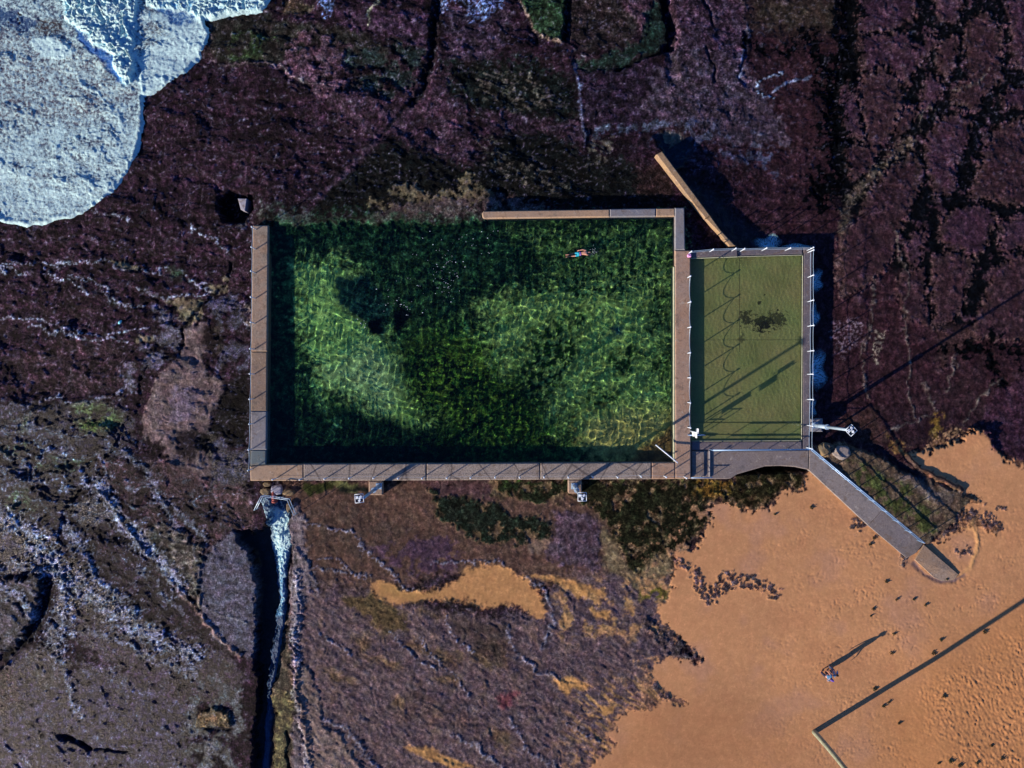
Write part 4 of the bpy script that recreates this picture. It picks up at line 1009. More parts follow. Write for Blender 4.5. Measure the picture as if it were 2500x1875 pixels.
def surf_ops(c):
    px, py = c['px'], c['py']
    c['dens'][:] = .40 + .16 * sstep(100, 520, py) + .12 * c['a'] + .05 * fbm(px / 120, py / 90, 470, 3)
    c['col'][:] = lin((36, 50, 76))
    cpoly(c, P(-80, 60, 260, 130, 330, 240, 200, 300, -80, 300), (62, 56, 72), .42, f=40)
    cpoly(c, P(345, 235, 352, 150, 330, 100, 350, 40, 430, 20, 500, 50, 512, 90, 480, 140, 400, 210), (84, 100, 124), .60, .02, f=14, wp=2)
    cpoly(c, P(330, 60, 400, 50, 420, 90, 340, 130), (56, 56, 66), .42, f=16)
    cpoly(c, P(75, 95, 120, 92, 190, 125, 160, 142, 110, 142, 85, 125), (110, 124, 138), .66, .04, f=4)
    cpoly(c, P(-80, -20, 30, 25, 85, 50, 70, 75, -80, 45), (18, 66, 104), .22, -.06, f=7)
    cpoly(c, P(85, 45, 150, 50, 150, 80, 90, 78), (38, 26, 34), .3, f=8)
    cpoly(c, P(185, 65, 240, 120, 285, 140, 305, 205, 285, 205, 262, 160, 225, 128, 190, 90), (14, 92, 156), .15, -.05, f=5)
    cpoly(c, P(370, 5, 420, 25, 470, 30, 475, 55, 430, 60, 400, 40), (16, 84, 136), .25, -.05, f=6)
    thick = cpoly(c, P(150, -60, 155, 40, 190, 66, 225, 95, 250, 118, 278, 128, 284, 165, 300, 203, 318, 198, 330, 160, 326, 110, 330, 60, 350, -60), (60, 175, 220), 1.05, .20, f=6)
    band = cpoly(c, P(350, -60, 360, 8, 400, 18, 460, 22, 480, 44, 520, 38, 580, 24, 645, 20, 690, -60), (60, 160, 210), 1.0, .14, f=5)
    tk = np.maximum(thick, band)
    r = ridged(px / 26 + c['a'], py / 26 + c['b'], 430, 4)
    c['hh'] += tk * (r - .5) * .45
    c['dens'] -= tk * sstep(.62, .42, r) * .5
    cpoly(c, P(250, -60, 285, -60, 280, 12, 250, 12), (20, 150, 170), .45, f=8)
    c['col'] *= (1 - .0 * tk[..., None])
    # bright rolled rim
    rimm = sstep(9, 2, c['sd'])
    c['dens'] += rimm * .25
    c['hh'] += sstep(16, 7, c['sd']) * .05
    cline(c, P(330, 130, 345, 165, 350, 200, 352, 262), 5, (30, 120, 160), .75, .07)
    cline(c, P(380, 95, 440, 85, 465, 110, 445, 150, 400, 180), 5, None, .7, .03)
    cline(c, P(360, 120, 350, 160, 350, 210), 12, None, .75, .03)
    cline(c, P(160, 170, 190, 180, 200, 210, 235, 225, 270, 260, 300, 310), 6, None, .62, .04)
    c['hh'] += fbm(px / 9, py / 9, 440, 3) * .035 + c['a'] * .03


SEA = P(-60, 533, 65, 552, 120, 543, 180, 526, 230, 504, 275, 468, 300, 438, 322, 405, 338, 350, 347, 290, 350, 262, 346, 236, 400, 212, 455, 168, 488, 132, 510, 85, 500, 46, 560, 36, 640, 27, 668, -10, 680, -60, -60, -60)
water_sheet('sea', SEA, .05, (58, 66, 84), surf_ops, seed=0, th=.06)
# the same sea beyond the frame, a plain foamy sheet butted to the edges of the detailed one
fx, fy = W(-70, 533)
sb = MB()
xL, yT = W(-60, -60)
for q in ([(-700, yT - 14.6), (xL - .4, yT - 17.0), (xL - .4, yT + .4), (-700, yT + .4)], [(-700, yT + .4), (W(680, 0)[0], yT + .4), (W(900, 0)[0], 60), (120, 700), (-700, 700)]):
    sb.b.faces.new([sb.b.verts.new((x, y, -.02)) for x, y in q])
so = sb.build('sea', FM); so['kind'] = 'structure'


def stream_ops(c):
    px, py = c['px'], c['py']
    c['dens'][:] = .22
    c['col'][:] = lin((20, 60, 90))
    mid = 690 - (py - 1240) * .03
    cpoly(c, P(661, 1240, 690, 1246, 704, 1262, 702, 1330, 692, 1380, 690, 1500, 676, 1500, 680, 1400, 662, 1330, 660, 1270), (90, 150, 180), .58, .06, f=6, wp=.8)
    c['dens'] -= .22 * sstep(1330, 1450, py) + .2 * sstep(1480, 1560, py)
    r = ridged(px / 10 + c['a'], py / 26 + c['b'], 450, 3)
    c['hh'] += (r - .5) * .16
    c['dens'] += (r - .55) * .5


water_sheet('outfall_stream', P(632, 1216, 655, 1214, 690, 1216, 706, 1245, 708, 1330, 698, 1390, 697, 1500, 682, 1600, 664, 1680, 650, 1900, 630, 1900, 655, 1600, 672, 1500, 668, 1400, 652, 1320, 650, 1260), .045,
            (20, 60, 90), stream_ops, seed=3, th=.12, warp=.9, edge=5)


# thin water spilling over the paddling pool's outer walls
def spill_mat():
    k = NT('spilling_water')
    mp = k.n('ShaderNodeAttribute', attribute_name='Par').outputs['Color']
    s = k.n('ShaderNodeSeparateColor'); k.l(mp, s.inputs[0]); u, v, _ = s.outputs
    cb = k.n('ShaderNodeCombineXYZ'); k.l(k.math('MULTIPLY', u, 1.0), cb.inputs[0]); k.l(k.math('MULTIPLY', v, .22), cb.inputs[1])
    n = k.noise(26, 4, .7, co=cb.outputs[0], dist=.6)
    a = k.math('MULTIPLY', k.ramp(n, [(.34, 0.0), (.56, 1.0)]), k.ramp(v, [(.0, .9), (.3, 1.0), (.75, .6), (1.0, 0.0)]))
    ed = k.ramp(u, [(.0, 0.0), (.25, 1.0), (.75, 1.0), (1.0, 0.0)])
    k.l(k.math('MULTIPLY', a, ed), k.b.inputs['Alpha'])
    k.b.inputs['Base Color'].default_value = (.45, .85, 1.0, 1); k.b.inputs['Roughness'].default_value = .3
    return k.m
SPM = spill_mat()


def cascade(p0, p1, out, ln, label):
    """water falling from the wall edge p0-p1 (photo px) and splashing outwards by ln px"""
    nu, nv = 24, 20
    a = Vector(W(*p0, KT)); b = Vector(W(*p1, KT)); o_ = Vector((out[0], -out[1])).normalized()
    X = np.zeros((nv, nu)); Y = X.copy(); Zc = X.copy(); U = X.copy(); V = X.copy()
    rr = random.Random(int(p0[0] + p0[1]))
    ph = [rr.uniform(0, 6.28) for _ in range(4)]
    for i in range(nv):
        for j in range(nu):
            u = j / (nu - 1); v = i / (nv - 1)
            l_ = ln / PPM * (.35 + .65 * math.sin(math.pi * u) * (.7 + .3 * math.sin(9 * u + ph[0])))
            spread = 1 + .9 * v
            p = a.lerp(b, .5 + (u - .5) * spread) + o_ * (v * l_ + .03)
            X[i, j], Y[i, j] = p
            g = gz(p.x, p.y)
            Zc[i, j] = max(g + .05 + .06 * rr.random(), KT - .03 - 3.5 * v)
            U[i, j], V[i, j] = u, v
    me, _ = grid_mesh('cascade', X, Y, Zc)
    attr(me, 'Par', np.stack([U, V, V * 0], -1))
    o = link('cascade', me, None, SPM)
    o['kind'] = 'structure'


cascade((1862, 605), (1906, 604), (-.1, -1), 46, '')
cascade((1920, 604), (1980, 603.5), (.4, -1), 16, '')
cascade((1984, 668), (1983.5, 705), (1, -.25), 48, '')
cascade((1983, 752), (1982.5, 792), (1, -.35), 34, '')
cascade((1982, 872), (1981, 936), (1, -.1), 62, '')
cascade((1980, 980), (1979.5, 1012), (1, 0), 30, '')


# ------------------------------------------------------------------ posts, chains and rails
def post_fence(label, tops, zb, hgt, cat='fence', chain=True, sag=.22, breaks=(), r=.036, wires=(.93,), cr=.017):
    zt = zb + hgt
    p0 = W(*tops[0], zt)
    t = thing('post_and_chain_fence', (*p0, zb), label, cat)
    L = t.location.copy()
    ws = [Vector(W3(x, y, zt)) for x, y in tops]
    rr = random.Random(len(tops))
    for q in ws:
        q0 = Vector((q.x, q.y, zb)) - L; tl = Vector((rr.uniform(-.02, .02), rr.uniform(-.02, .02), 0))
        po = MB().tube([q0 - Vector((0, 0, .1)), q0 + Vector((0, 0, hgt)) + tl], r, 8).build('post', M['white'], t)
        MB().ball(q0 + Vector((0, 0, hgt + .04)) + tl, r * 1.8, (1, 1, .8)).build('cap', M['white'], po)
    if chain:
        for i in range(len(ws) - 1):
            if i in breaks: continue
            for wf in wires:
                a, b = ws[i] - L, ws[i + 1] - L
                a.z = b.z = hgt * wf
                pts = [a.lerp(b, k / 10) - Vector((0, 0, 4 * sag * (k / 10) * (1 - k / 10))) for k in range(11)]
                MB().tube(pts, cr, 5).build('chain', M['galv'], t)
    return t


post_fence('chain fence of slim white posts along the seaward left wall of the big pool',
           P(615, 554, 613.5, 603, 613, 662, 613, 725, 612, 787, 611, 851, 610.5, 913, 609, 974, 608, 1036, 606.5, 1098, 606, 1148), TOP, .95, sag=.12)
post_fence('row of small white posts along the bottom walkway of the big pool',
           P(666, 1171, 732, 1170.5, 792, 1169.5, 852, 1168, 912, 1167, 971, 1168, 1030, 1168.5, 1090, 1168, 1149, 1166.5, 1208.5, 1166, 1269, 1166, 1328, 1166, 1388, 1165.5, 1448, 1166, 1508.5, 1166, 1565.5, 1164, 1626.6, 1165.5, 1676, 1167), TOP, .95, sag=.0, wires=(.12,), cr=.006)
post_fence('sagging chain fence of white posts on the brown wall between the two pools',
           P(1686, 673.5, 1686, 736, 1686, 798, 1686, 861, 1686, 922, 1686, 983, 1686, 1045), TOP, .95, sag=.3)
post_fence('wire fence of white ball-topped posts along the top wall of the paddling pool',
           P(1689, 613, 1742, 608, 1797, 606, 1819, 607, 1873, 605, 1931, 604.6, 1986, 604.5), .36, 1.1, sag=.03, wires=(.98, .5))
post_fence('wire fence of white ball-topped posts down the right wall of the paddling pool',
           P(1986.5, 610, 1986.5, 672, 1986.5, 732.5, 1986, 793.6, 1986, 856, 1985.5, 913, 1985, 975.5, 1984, 1040, 1983, 1095), KT, 1.1, sag=.06, wires=(.98, .5))


def railing(label, path, zs, hgt, npost, rails=(1.0, .5), r=.028, name='handrail', m='rail', cat='railing', post_at=None):
    """path: photo px of the top rail; zs: height of what it stands on at each corner"""
    pw_ = [Vector(W3(x, y, z + hgt)) for (x, y), z in zip(path, zs)]
    t = thing(name, (pw_[0].x, pw_[0].y, zs[0]), label, cat)
    L = t.location.copy()
    for f in rails:
        MB().tube([p - L - Vector((0, 0, hgt * (1 - f))) for p in pw_], r, 8).build('rail', M[m], t)
    for s in range(len(pw_) - 1):
        n = npost[s]
        for k in range(n + (1 if s == len(pw_) - 2 else 0)):
            p = pw_[s].lerp(pw_[s + 1], k / n) - L
            MB().tube([p - Vector((0, 0, hgt + .1)), p], r * .9, 8).build('post', M[m], t)
    return t


railing('blue-grey double handrail along the top edge of the sloping ramp', P(1984, 1097, 2258, 1326), (PR, .12), 1.1, (9,), r=.04)
railing('blue-grey handrail across the promenade below the paddling pool', P(1741, 1100, 1983, 1098), (PR, PR), 1.0, (5,), r=.03)
railing('galvanised guard rail bent round the pipe outfall below the pool corner', P(620, 1246, 637, 1211.5, 701, 1220.5, 717, 1258), (.15, .2, .2, .15), 1.1, (2, 3, 2), r=.028, name='guard_rail', m='galv')
railing('short blue rail between the brown wall and the paddling pool steps', P(1684, 1063, 1722, 1062.5), (.35, .35), .9, (2,), r=.03, name='step_rail')
t = thing('pool_handrail', (*W(1655, 1130, 1.3), TOP), 'white slanting handrail at the lower right corner of the big pool', 'handrail')
L = t.location.copy()
a = Vector(W3(1655, 1130, 1.35)) - L; b = Vector(W3(1601, 1086, .75)) - L
MB().tube([a, b], .045, 10).build('rail', M['white'], t)
MB().tube([a.lerp(b, .08), Vector((a.lerp(b, .08).x, a.lerp(b, .08).y, -.1))], .035, 8).build('post', M['white'], t)
MB().tube([a.lerp(b, .93), Vector((a.lerp(b, .93).x, a.lerp(b, .93).y, -1.7))], .035, 8).build('post', M['white'], t)
# low rails on the stair block
t = thing('stair_rail', (*W(1724, 1167, PR), PR), 'low blue-grey rail at the bottom edge of the promenade beside the brown wall', 'railing')
L = t.location.copy()
a = Vector(W3(1688, 1166.5, PR + .5)) - L; b = Vector(W3(1740, 1166, PR + .5)) - L
MB().tube([a, b], .03, 8).build('rail', M['rail'], t)
for f in (0.02, .5, .98):
    q = a.lerp(b, f); MB().tube([q, Vector((q.x, q.y, -.05))], .025, 8).build('post', M['rail'], t)

# sign post with edge-on boards
zt = 3.1
t = thing('sign_post', (*W(1685, 1052, TOP), TOP), 'tall thin post with edge-on white sign boards beside the paddling pool steps', 'sign')
MB().tube([(0, 0, -.1), (0, 0, 2.5)], .035, 8).build('post', M['white'], t)
for yo, zc, wd, hg in ((.17, 2.2, .26, .46), (-.20, 1.72, .38, .5), (-.17, .85, .32, .8)):
    MB().box((.03, yo, zc), (.03, wd, hg)).bevel(.008).build('sign_board', M['signm'], t)
MB().tube([(0, -.3, 1.9), (0, .28, 1.9)], .02, 8).build('crossbar', M['white'], t)

# pink bundle on the wall corner
t = MB()
rr = random.Random(4)
for k in range(9):
    t.ball((rr.uniform(-.08, .08), rr.uniform(-.08, .08), .1 + rr.uniform(-.03, .05)), rr.uniform(.07, .11), (1, 1, .8))
o = t.build('cloth_bundle', M['pink']); o.location = (*W(1683, 623, TOP + .12), TOP)
tag(o, 'pink floral cloth bundle on the corner where the brown wall meets the paddling pool wall', 'bundle')


# ------------------------------------------------------------------ floodlight masts
def mast(base, zb, headrot, off, label):
    bx, by = W(*base, zb)
    t = thing('floodlight_mast', (bx, by, zb), label, 'light mast', 'floodlight masts around the pools')
    top = 6.35 - zb
    bp = MB().box((0, 0, .02), (.42, .42, .04)).bevel(.008).build('base_plate', M['galv'], t)
    for sx in (-1, 1):
        for sy in (-1, 1):
            MB().tube([(sx * .16, sy * .16, .03), (sx * .16, sy * .16, .10)], .022, 6).build('bolt', M['galv'], bp)
    MB().tube([(0, 0, .04), (0, 0, 2.1)], [.15, .14], 14).build('lower_pole', M['galv'], t)
    MB().tube([(0, 0, 2.05), (0, 0, 2.22)], .185, 14).build('collar', M['galv'], t)
    MB().tube([(0, 0, 2.2), (0, 0, top)], [.105, .09], 12).build('upper_pole', M['galv'], t)
    c = Vector((off[0], off[1], top + .04)); R = Matrix.Rotation(headrot, 4, 'Z')
    fr = MB()
    q = [c + R @ Vector((a * .27, b * .27, 0)) for a, b in ((-1, -1), (1, -1), (1, 1), (-1, 1))]
    for i in range(4): fr.tube([q[i], q[(i + 1) % 4]], .022, 6)
    fr.tube([(0, 0, top - .05), (0, 0, top + .04), c], .035, 8)
    fr.tube([(q[0] + q[3]) / 2, (q[1] + q[2]) / 2], .02, 6)
    fr.build('head_frame', M['white'], t)
    for k, (a, b) in enumerate(((-.12, .11), (.11, .10), (.02, -.13))):
        p = c + R @ Vector((a, b, .02))
        fl = MB().box(p, (.17, .14, .09), rz=headrot + k * .5, M=Matrix.Rotation(.5 - .4 * k, 4, 'X')).bevel(.015).build('floodlight', M['white'], t)
        MB().box(p - Vector((0, 0, .05)), (.13, .11, .02), rz=headrot + k * .5, M=Matrix.Rotation(.5 - .4 * k, 4, 'X')).build('lens', M['dark'], fl)
    MB().box(c + Vector((0, 0, -.035)), (.40, .40, .02), rz=headrot).build('tray', M['dark'], t)
    return t


mast((925, 1187), .52, .1, (-.27, -.02), 'galvanised floodlight mast leaning left in view on the left footing below the pool')
mast((1402, 1187), .52, 0, (.05, .08), 'galvanised floodlight mast on the middle footing right below the pool walkway')
mast((1990, 1038.5), .36, .75, (.0, -.0), 'galvanised floodlight mast standing outside the lower right corner of the paddling pool')

# ------------------------------------------------------------------ tall timber pole in the sand
bx, by = W(1988, 1787)
pts = []
for k in range(13):
    z = -.3 + 9.3 * k / 12
    pts.append((.10 * math.sin(z * .55), -.12 * math.sin(z * .4), z))
t = thing('timber_pole', (bx, by, 0), 'tall weathered greenish timber pole standing in the sand with a very long shadow', 'pole')
MB().tube(pts, [.19 - .004 * k for k in range(13)], 16).build('shaft', M['timber'], t)
MB().tube([pts[-1], (pts[-1][0], pts[-1][1], 9.06)], .17, 16).build('cap', M['galv'], t)

# ------------------------------------------------------------------ pipe, blocks, boulders, litter
t = thing('outfall_pipe', (*W(668, 1222, 0), -.2), 'rusty red pipe mouth spilling water inside the guard rail', 'pipe')
MB().tube([(0, .75, .05), (0, .1, .1), (0, -.05, .02), (0, -.1, -.3)], .17, 16).build('pipe', M['rusty'], t)
MB().tube([(0, -.02, .02), (0, -.12, -.02)], .22, 16).build('flange', M['rusty'], t)


def rock(name, c, rx, ry, h, m, label, cat='boulder', seed=1, rz=0, group=None, zb=None):
    x, y = W(*c)
    g = gz(x, y) if zb is None else zb
    b = bmesh.new()
    bmesh.ops.create_icosphere(b, subdivisions=4, radius=1)
    cs = np.array([v.co[:] for v in b.verts])
    n = fbm(cs[:, 0] * 1.3 + seed * 7, cs[:, 1] * 1.3 + cs[:, 2] * 1.1, seed, 4)
    for v, k in zip(b.verts, n):
        p = v.co * (1 + .28 * float(k)); p.z = max(min(p.z, .72), -.8)
        v.co = Matrix.Rotation(rz, 3, 'Z') @ Vector((p.x * rx / PPM, p.y * ry / PPM, p.z * h))
    for f in b.faces: f.smooth = True
    me = bpy.data.meshes.new(name); b.to_mesh(me); b.free()
    o = link(name, me, None, m); o.location = (x, y, g + h * .15)
    return tag(o, label, cat, group)


rock('boulder', (647, 1200), 13, 9, .22, M['stone'], 'rounded tan boulder left of the other stones above the guard rail', seed=2)
rock('boulder', (675, 1196), 16, 13, .24, M['block'], 'large grey-centred boulder above the rusty pipe mouth', seed=3)
rock('boulder', (705, 1202), 15, 8, .2, M['stone'], 'tan boulder against the right corner of the guard rail', seed=4)
rock('boulder', (705, 1238), 6, 13, .3, M['stone'], 'narrow tan boulder inside the right arm of the guard rail', seed=5, zb=-.1)
rock('boulder', (651, 1183), 10, 6, .15, M['stone'], 'small pinkish boulder tucked under the pool corner', seed=6)
rock('boulder', (2010, 1097), 14, 18, .42, M['stone'], 'weedy tilted boulder beside the top of the ramp railing', seed=7)
rock('boulder', (2052, 1104), 21, 17, .3, M['ramp'], 'broad smooth grey boulder at the top of the rubble beside the ramp', seed=8)
t = MB().prism([W(x, y, .05) for x, y in P(580, 484, 603, 485, 598, 515, 587, 511)], -1.5, [.02, .10, .06, -.02]).bevel(.03)
o = t.build('concrete_block', M['block'])
tag(o, 'pale wedge of broken concrete in the dark hollow above the pool corner', 'block')
b = MB()
b.tube([(-.12, -.1, .05), (0, 0, .10), (.1, .14, .06)], [.05, .11, .03], 7)
o = b.build('plastic_litter', M['litter']); o.location = (*W(295, 787), gz(*W(295, 787)) + .03)
tag(o, 'small pale blue piece of plastic litter on the dark left reef', 'litter')

# foam flecks drifting on the big pool
b = MB(); rr = random.Random(11)
for cx, cy, sx, sy, n in ((1085, 640, 14, 28, 26), (1090, 700, 14, 16, 26), (960, 735, 20, 12, 14), (990, 755, 10, 8, 10), (1180, 585, 30, 16, 16), (885, 780, 12, 10, 8), (1100, 620, 40, 40, 20), (1010, 690, 40, 40, 16)):
    for _ in range(n):
        x, y = W(rr.gauss(cx, sx), rr.gauss(cy, sy), WM)
        b.ball((x, y, WM + .01), rr.uniform(.010, .024) * rr.choice((1, 1, 1.6)), (1.3, .8, .25), 1)
o = b.build('foam_flecks', M['white']); o['kind'] = 'stuff'


# ------------------------------------------------------------------ seaweed clumps on the beach
def weed(c, r, label, seed, m='weed', dz=0):
    rr = random.Random(seed); b = MB()
    x, y = W(*c); g = gz(x, y) + dz
    r *= .6
    for _ in range(int(10 + r * 3)):
        a = rr.uniform(0, 6.28); d = rr.random() ** .7 * r / PPM
        p = Vector((math.cos(a) * d, math.sin(a) * d * .75, .03)); h = rr.uniform(0, 6.28); l_ = rr.uniform(.3, .8) * r / PPM
        pts = [p]
        for k in range(4):
            h += rr.uniform(-.7, .7)
            p = p + Vector((math.cos(h), math.sin(h), 0)) * l_ / 4 + Vector((0, 0, rr.uniform(-.02, .04)))
            p.z = max(p.z, .015); pts.append(p)
        w0 = rr.uniform(.012, .028)
        b.tube(pts, [w0, w0 * 1.3, w0, w0 * .8, .006], 5)
    o = b.build('seaweed_clump', M[m]); o.location = (x, y, g)
    return tag(o, label, 'seaweed', 'seaweed clumps washed up on the sand')


WEEDS = [
    (1980, 1239, 8, 'ragged brown seaweed clump on the sand below the bend of the promenade'),
    (1892, 1255, 5, 'small brown seaweed clump just below the weedy rocks under the promenade'),
    (2134, 1313, 8, 'seaweed clump lying against the lower edge of the ramp, upper of a pair'),
    (2124, 1329, 7, 'seaweed clump just below the ramp edge, lower of a pair'),
    (2312, 1414, 5, 'small dark seaweed clump on the sandy end of the ramp'),
    (2162, 1420, 7, 'thin brown seaweed clump on open sand left of the ramp end'),
    (2189, 1464, 7, 'dark triangular seaweed clump, left of three in a row above the walkers'),
    (2231, 1463, 6, 'spidery seaweed clump, middle of three in a row above the walkers'),
    (2259, 1477, 6, 'narrow seaweed clump, right of three in a row above the walkers'),
    (2132, 1487, 8, 'upright seaweed clump above left of the walkers shadow'),
    (2126, 1504, 4, 'tiny seaweed scrap just under an upright clump above the walkers'),
    (2181, 1548, 6, 'faint seaweed clump just beyond the tip of the walkers shadow'),
    (2177, 1594, 8, 'green-brown seaweed clump between the walkers shadow and the pole shadow'),
    (2296, 1562, 7, 'seaweed clump just above the pole shadow near its middle'),
    (2279, 1594, 9, 'largest dark seaweed clump touching the pole shadow in a scuffed hollow'),
    (2403, 1543, 8, 'seaweed clump just below the pole shadow near the right edge'),
    (2135, 1682, 9, 'curled seaweed clump touching the upper side of the pole shadow'),
    (2303, 1700, 9, 'tall dark seaweed clump alone on the churned sand'),
    (2170, 1715, 6, 'seaweed clump below the pole shadow, upper of two close together'),
    (2157, 1724, 7, 'seaweed clump below the pole shadow, lower of two close together'),
    (2194, 1767, 6, 'small round seaweed clump at the left edge of the churned sand'),
    (2420, 1820, 7, 'dark seaweed clump near the lower right corner of the churned sand'),
    (2319, 1857, 9, 'wide seaweed clump at the bottom edge, left of several'),
    (2291, 1863, 6, 'small seaweed clump at the bottom edge farthest left of the group there'),
    (2342, 1868, 9, 'flat seaweed clump at the very bottom edge of the beach'),
    (2385, 1862, 7, 'seaweed clump at the bottom edge, second from the right'),
    (2445, 1852, 8, 'seaweed clump at the bottom edge, farthest right'),
]
for k, (x, y, r, lb) in enumerate(WEEDS):
    weed((x, y), r, lb, k + 3, 'weedg' if k % 3 == 1 else 'weed')


# ------------------------------------------------------------------ people
def skin_mesh(name, nodes, edges, m, parent=None, root=0, sub=2):
    me = bpy.data.meshes.new(name)
    me.from_pydata([n[0] for n in nodes], edges, [])
    o = bpy.data.objects.new(name, me); C.objects.link(o)
    md = o.modifiers.new('skin', 'SKIN'); md.use_smooth_shade = True
    sv = me.skin_vertices[0].data if me.skin_vertices else None
    if sv is None:
        bpy.context.view_layer.update()
        bpy.context.view_layer.objects.active = o
        me.skin_vertices
    for i, n in enumerate(nodes):
        r = n[1] if isinstance(n[1], tuple) else (n[1], n[1])
        me.skin_vertices[0].data[i].radius = r
    me.skin_vertices[0].data[root].use_root = True
    sb_ = o.modifiers.new('sub', 'SUBSURF'); sb_.levels = sub; sb_.render_levels = sub
    dg = bpy.context.evaluated_depsgraph_get()
    nm = bpy.data.meshes.new_from_object(o.evaluated_get(dg), depsgraph=dg)
    nm.name = name
    bpy.data.objects.remove(o)
    return link(name, nm, parent, None) if m is None else link2(name, nm, parent, m)


def link2(name, me, parent, m):
    me.materials.clear(); me.materials.append(m)
    for p in me.polygons: p.use_smooth = True
    o = bpy.data.objects.new(name, me); C.objects.link(o)
    if parent is not None: o.parent = parent
    return o


def body(J, hands, sub=2):
    """J: ordered joints name->(pos, radius, parent)"""
    names = list(J); idx = {n: i for i, n in enumerate(names)}
    nodes = [(J[n][0], J[n][1]) for n in names]; edges = [(idx[J[n][2]], idx[n]) for n in names if J[n][2]]
    for hn, dv, side in hands:                        # five fingers from the palm
        p = Vector(J[hn][0]); d = Vector(dv).normalized(); s = d.cross(Vector((0, 0, 1)))
        s = s.normalized() if s.length > .1 else Vector((0, 1, 0))
        dn = s.cross(d)
        for k, l_ in ((-1.5, .062), (-.5, .075), (.5, .07), (1.5, .055)):
            i = len(nodes)
            nodes += [(tuple(p + s * k * .02 + d * .045), .0095), (tuple(p + s * k * .022 + d * (.045 + l_ * .55) - dn * .006), .0085), (tuple(p + s * k * .023 + d * (.045 + l_) - dn * .018), .007)]
            edges += [(idx[hn], i), (i, i + 1), (i + 1, i + 2)]
        i = len(nodes)
        nodes += [(tuple(p + s * side * .038 + d * .0), .0105), (tuple(p + s * side * .055 + d * .035), .009)]
        edges += [(idx[hn], i), (i, i + 1)]
    return nodes, edges


def face(t, c, fwd, up, s=1.0):
    """eyes, nose, mouth, ears on a head centred at c"""
    f = Vector(fwd).normalized(); u = Vector(up).normalized(); sd = u.cross(f)
    c = Vector(c)
    b = MB()
    for k in (-1, 1): b.ball(c + f * .088 * s + sd * k * .032 + u * .005, .011 * s)
    b.build('eyes', M['navy'], t)
    b = MB()
    b.ball(c + f * .105 * s - u * .022, .013 * s, (1, 1, 1.4))
    for k in (-1, 1): b.ball(c + sd * k * .088 * s - u * .005, .022 * s, (.8, .5, 1.3))
    b.build('ears_and_nose', M['skin'], t)
    b = MB(); b.ball(c + f * .092 * s - u * .052, .016 * s, (.6, 1.3, .45)); b.build('mouth', M['pink'], t)


def walker(loc, rz, s, label, shirt, shorts, hat, stride=.22, arm=.25):
    t = thing('person', (*loc, gz(*loc)), label, 'person', None, rz)
    t.scale = (s, s, s)
    J = {'pel': ((0, 0, .95), (.15, .11), None), 'waist': ((0, 0, 1.08), (.14, .10), 'pel'), 'chest': ((.01, 0, 1.30), (.17, .115), 'waist'), 'neck': ((.01, 0, 1.49), .055, 'chest'),
         'jaw': ((.025, 0, 1.575), .068, 'neck'), 'head': ((.02, 0, 1.66), (.085, .095), 'jaw'), 'crown': ((.01, 0, 1.735), .055, 'head')}
    for k, n in ((1, 'l'), (-1, 'r')):
        st = stride * k
        J['sh' + n] = ((.0, .17 * k, 1.42), .058, 'chest'); J['el' + n] = ((-.03 - arm * k * .35, .24 * k, 1.14), .042, 'sh' + n)
        J['wr' + n] = ((.08 - arm * k, .25 * k, .90), .028, 'el' + n); J['ha' + n] = ((.10 - arm * k * 1.1, .25 * k, .83), (.038, .02), 'wr' + n)
        J['hi' + n] = ((0, .095 * k, .88), .092, 'pel'); J['kn' + n] = ((.05 + st * .6, .10 * k, .48), .060, 'hi' + n)
        J['an' + n] = ((-.02 + st, .10 * k, .09), .038, 'kn' + n); J['to' + n] = ((.14 + st, .11 * k, .035), .032, 'an' + n)
    nodes, edges = body(J, [('hal', (0, 0, -1), 1), ('har', (0, 0, -1), 1)])
    bd = skin_mesh('body', nodes, edges, M['skin'], t)
    sh = [((0, 0, .98), (.165, .125)), ((0, 0, 1.12), (.155, .115)), ((.01, 0, 1.30), (.185, .13)), ((.01, 0, 1.45), (.09, .08))]
    ed = [(0, 1), (1, 2), (2, 3)]
    for k in (1, -1):
        i = len(sh); sh += [((0, .17 * k, 1.42), .072), ((-.02 - arm * k * .2, .22 * k, 1.24), .062)]; ed += [(2, i), (i, i + 1)]
    skin_mesh('shirt', sh, ed, M[shirt], t)
    sh = [((0, 0, .98), (.165, .13)), ((0, 0, .90), (.16, .125))]; ed = [(0, 1)]
    for k in (1, -1):
        st = stride * k; i = len(sh)
        sh += [((0.01, .10 * k, .84), .118), ((.045 + st * .6, .10 * k, .48), .098), ((-.01 + st * .95, .10 * k, .16), .075)]; ed += [(1, i), (i, i + 1), (i + 1, i + 2)]
    skin_mesh('trousers', sh, ed, M[shorts], t)
    face(t, (.02, 0, 1.66), (1, 0, 0), (0, 0, 1))
    if hat:
        b = MB(); b.ball((.0, 0, 1.705), .108, (1.05, .98, .72)); b.tube([(.08, 0, 1.69), (.19, 0, 1.67)], [.075, .05], 10)
        b.build('cap', M[hat], t)
    b = MB(); b.ball((-.02, 0, 1.68), .103, (1, .98, 1.0)); b.build('hair', M['hair'], t)
    return t


walker(W(2008, 1639), math.radians(-38), 1.0, 'taller person in a blue shirt and purple cap walking on the sand', 'bluecloth', 'navy', 'purple', stride=.13)
walker(W(2024, 1630.5), math.radians(-38), .92, 'smaller dark-haired person in a blue top walking on the sand', 'bluecloth', 'dusk', None, stride=-.12, arm=-.15)

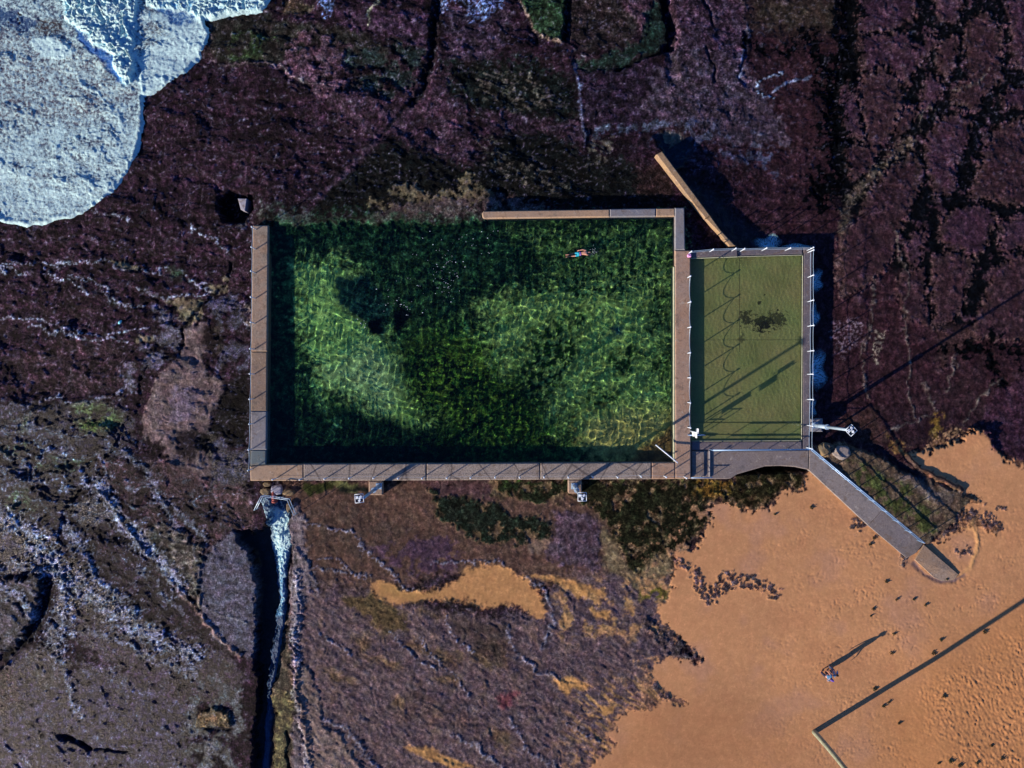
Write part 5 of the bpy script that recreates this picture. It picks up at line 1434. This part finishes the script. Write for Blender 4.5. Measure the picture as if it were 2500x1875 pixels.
# the swimmer, face down, one arm reaching ahead
hx, hy = W(1441, 615.5, WM)
t = thing('swimmer', (hx, hy, WM - .03), 'person in turquoise shorts swimming in the big pool, one arm ahead', 'person', None, math.radians(9))
J = {'pel': ((-.80, 0, -.02), (.10, .15), None), 'waist': ((-.62, 0, 0), (.095, .135), 'pel'), 'chest': ((-.38, 0, 0), (.11, .175), 'waist'), 'neck': ((-.17, 0, -.01), .058, 'chest'), 'jaw': ((-.09, 0, -.02), .07, 'neck'),
     'head': ((0, 0, -.01), (.095, .085), 'jaw'), 'crown': ((.07, 0, -.01), .06, 'head'),
     'shl': ((-.27, .17, .02), .06, 'chest'), 'ell': ((-.50, .25, .10), .046, 'shl'), 'wrl': ((-.73, .24, .08), .032, 'ell'), 'hal': ((-.80, .23, .07), (.02, .038), 'wrl'),
     'shr': ((-.24, -.17, 0), .06, 'chest'), 'elr': ((.06, -.17, -.02), .045, 'shr'), 'wrr': ((.40, -.06, -.01), .031, 'elr'), 'har': ((.50, -.02, 0), (.02, .038), 'wrr')}
for k, n in ((1, 'l'), (-1, 'r')):
    J['hi' + n] = ((-.88, .09 * k, -.02), .092, 'pel'); J['kn' + n] = ((-1.25, .085 * k, -.05 - .03 * k), .060, 'hi' + n)
    J['an' + n] = ((-1.62, .07 * k, .0 + .02 * k), .038, 'kn' + n); J['to' + n] = ((-1.78, .08 * k, .01), .034, 'an' + n)
nodes, edges = body(J, [('hal', (-1, -.1, 0), 1), ('har', (1, .2, 0), 1)])
skin_mesh('body', nodes, edges, M['skin'], t)
sh = [((-.70, 0, -.0), (.115, .155)), ((-.82, 0, -.02), (.118, .165)), ((-.9, .09, -.02), .105), ((-1.12, .09, -.05), .092), ((-.9, -.09, -.02), .105), ((-1.12, -.09, -.03), .092)]
so_ = skin_mesh('shorts', sh, [(0, 1), (1, 2), (2, 3), (1, 4), (4, 5)], M['turq'], t)
MB().tube([(-.66, 0, 0), (-.745, 0, 0)], [.15, .16], 14).build('waistband', M['purple'], so_)
for v in t.children[-1].children[0].data.vertices: v.co.z *= .78
face(t, (.0, 0, -.01), (0, 0, -1), (1, 0, 0))
b = MB(); b.ball((.02, 0, .015), .104, (1.05, .95, .9)); b.build('hair', M['hair'], t)
b = MB(); rr = random.Random(5)
for _ in range(34):
    a = rr.random()
    x = rr.gauss(.18, .2); y = rr.gauss(.0, .16)
    b.ball((x, y, .04), rr.uniform(.006, .018), (1.5, .8, .3), 1)
o = b.build('splash', M['white']); o.location = (hx, hy, WM - .02); o.rotation_euler = (0, 0, .15); o['kind'] = 'stuff'
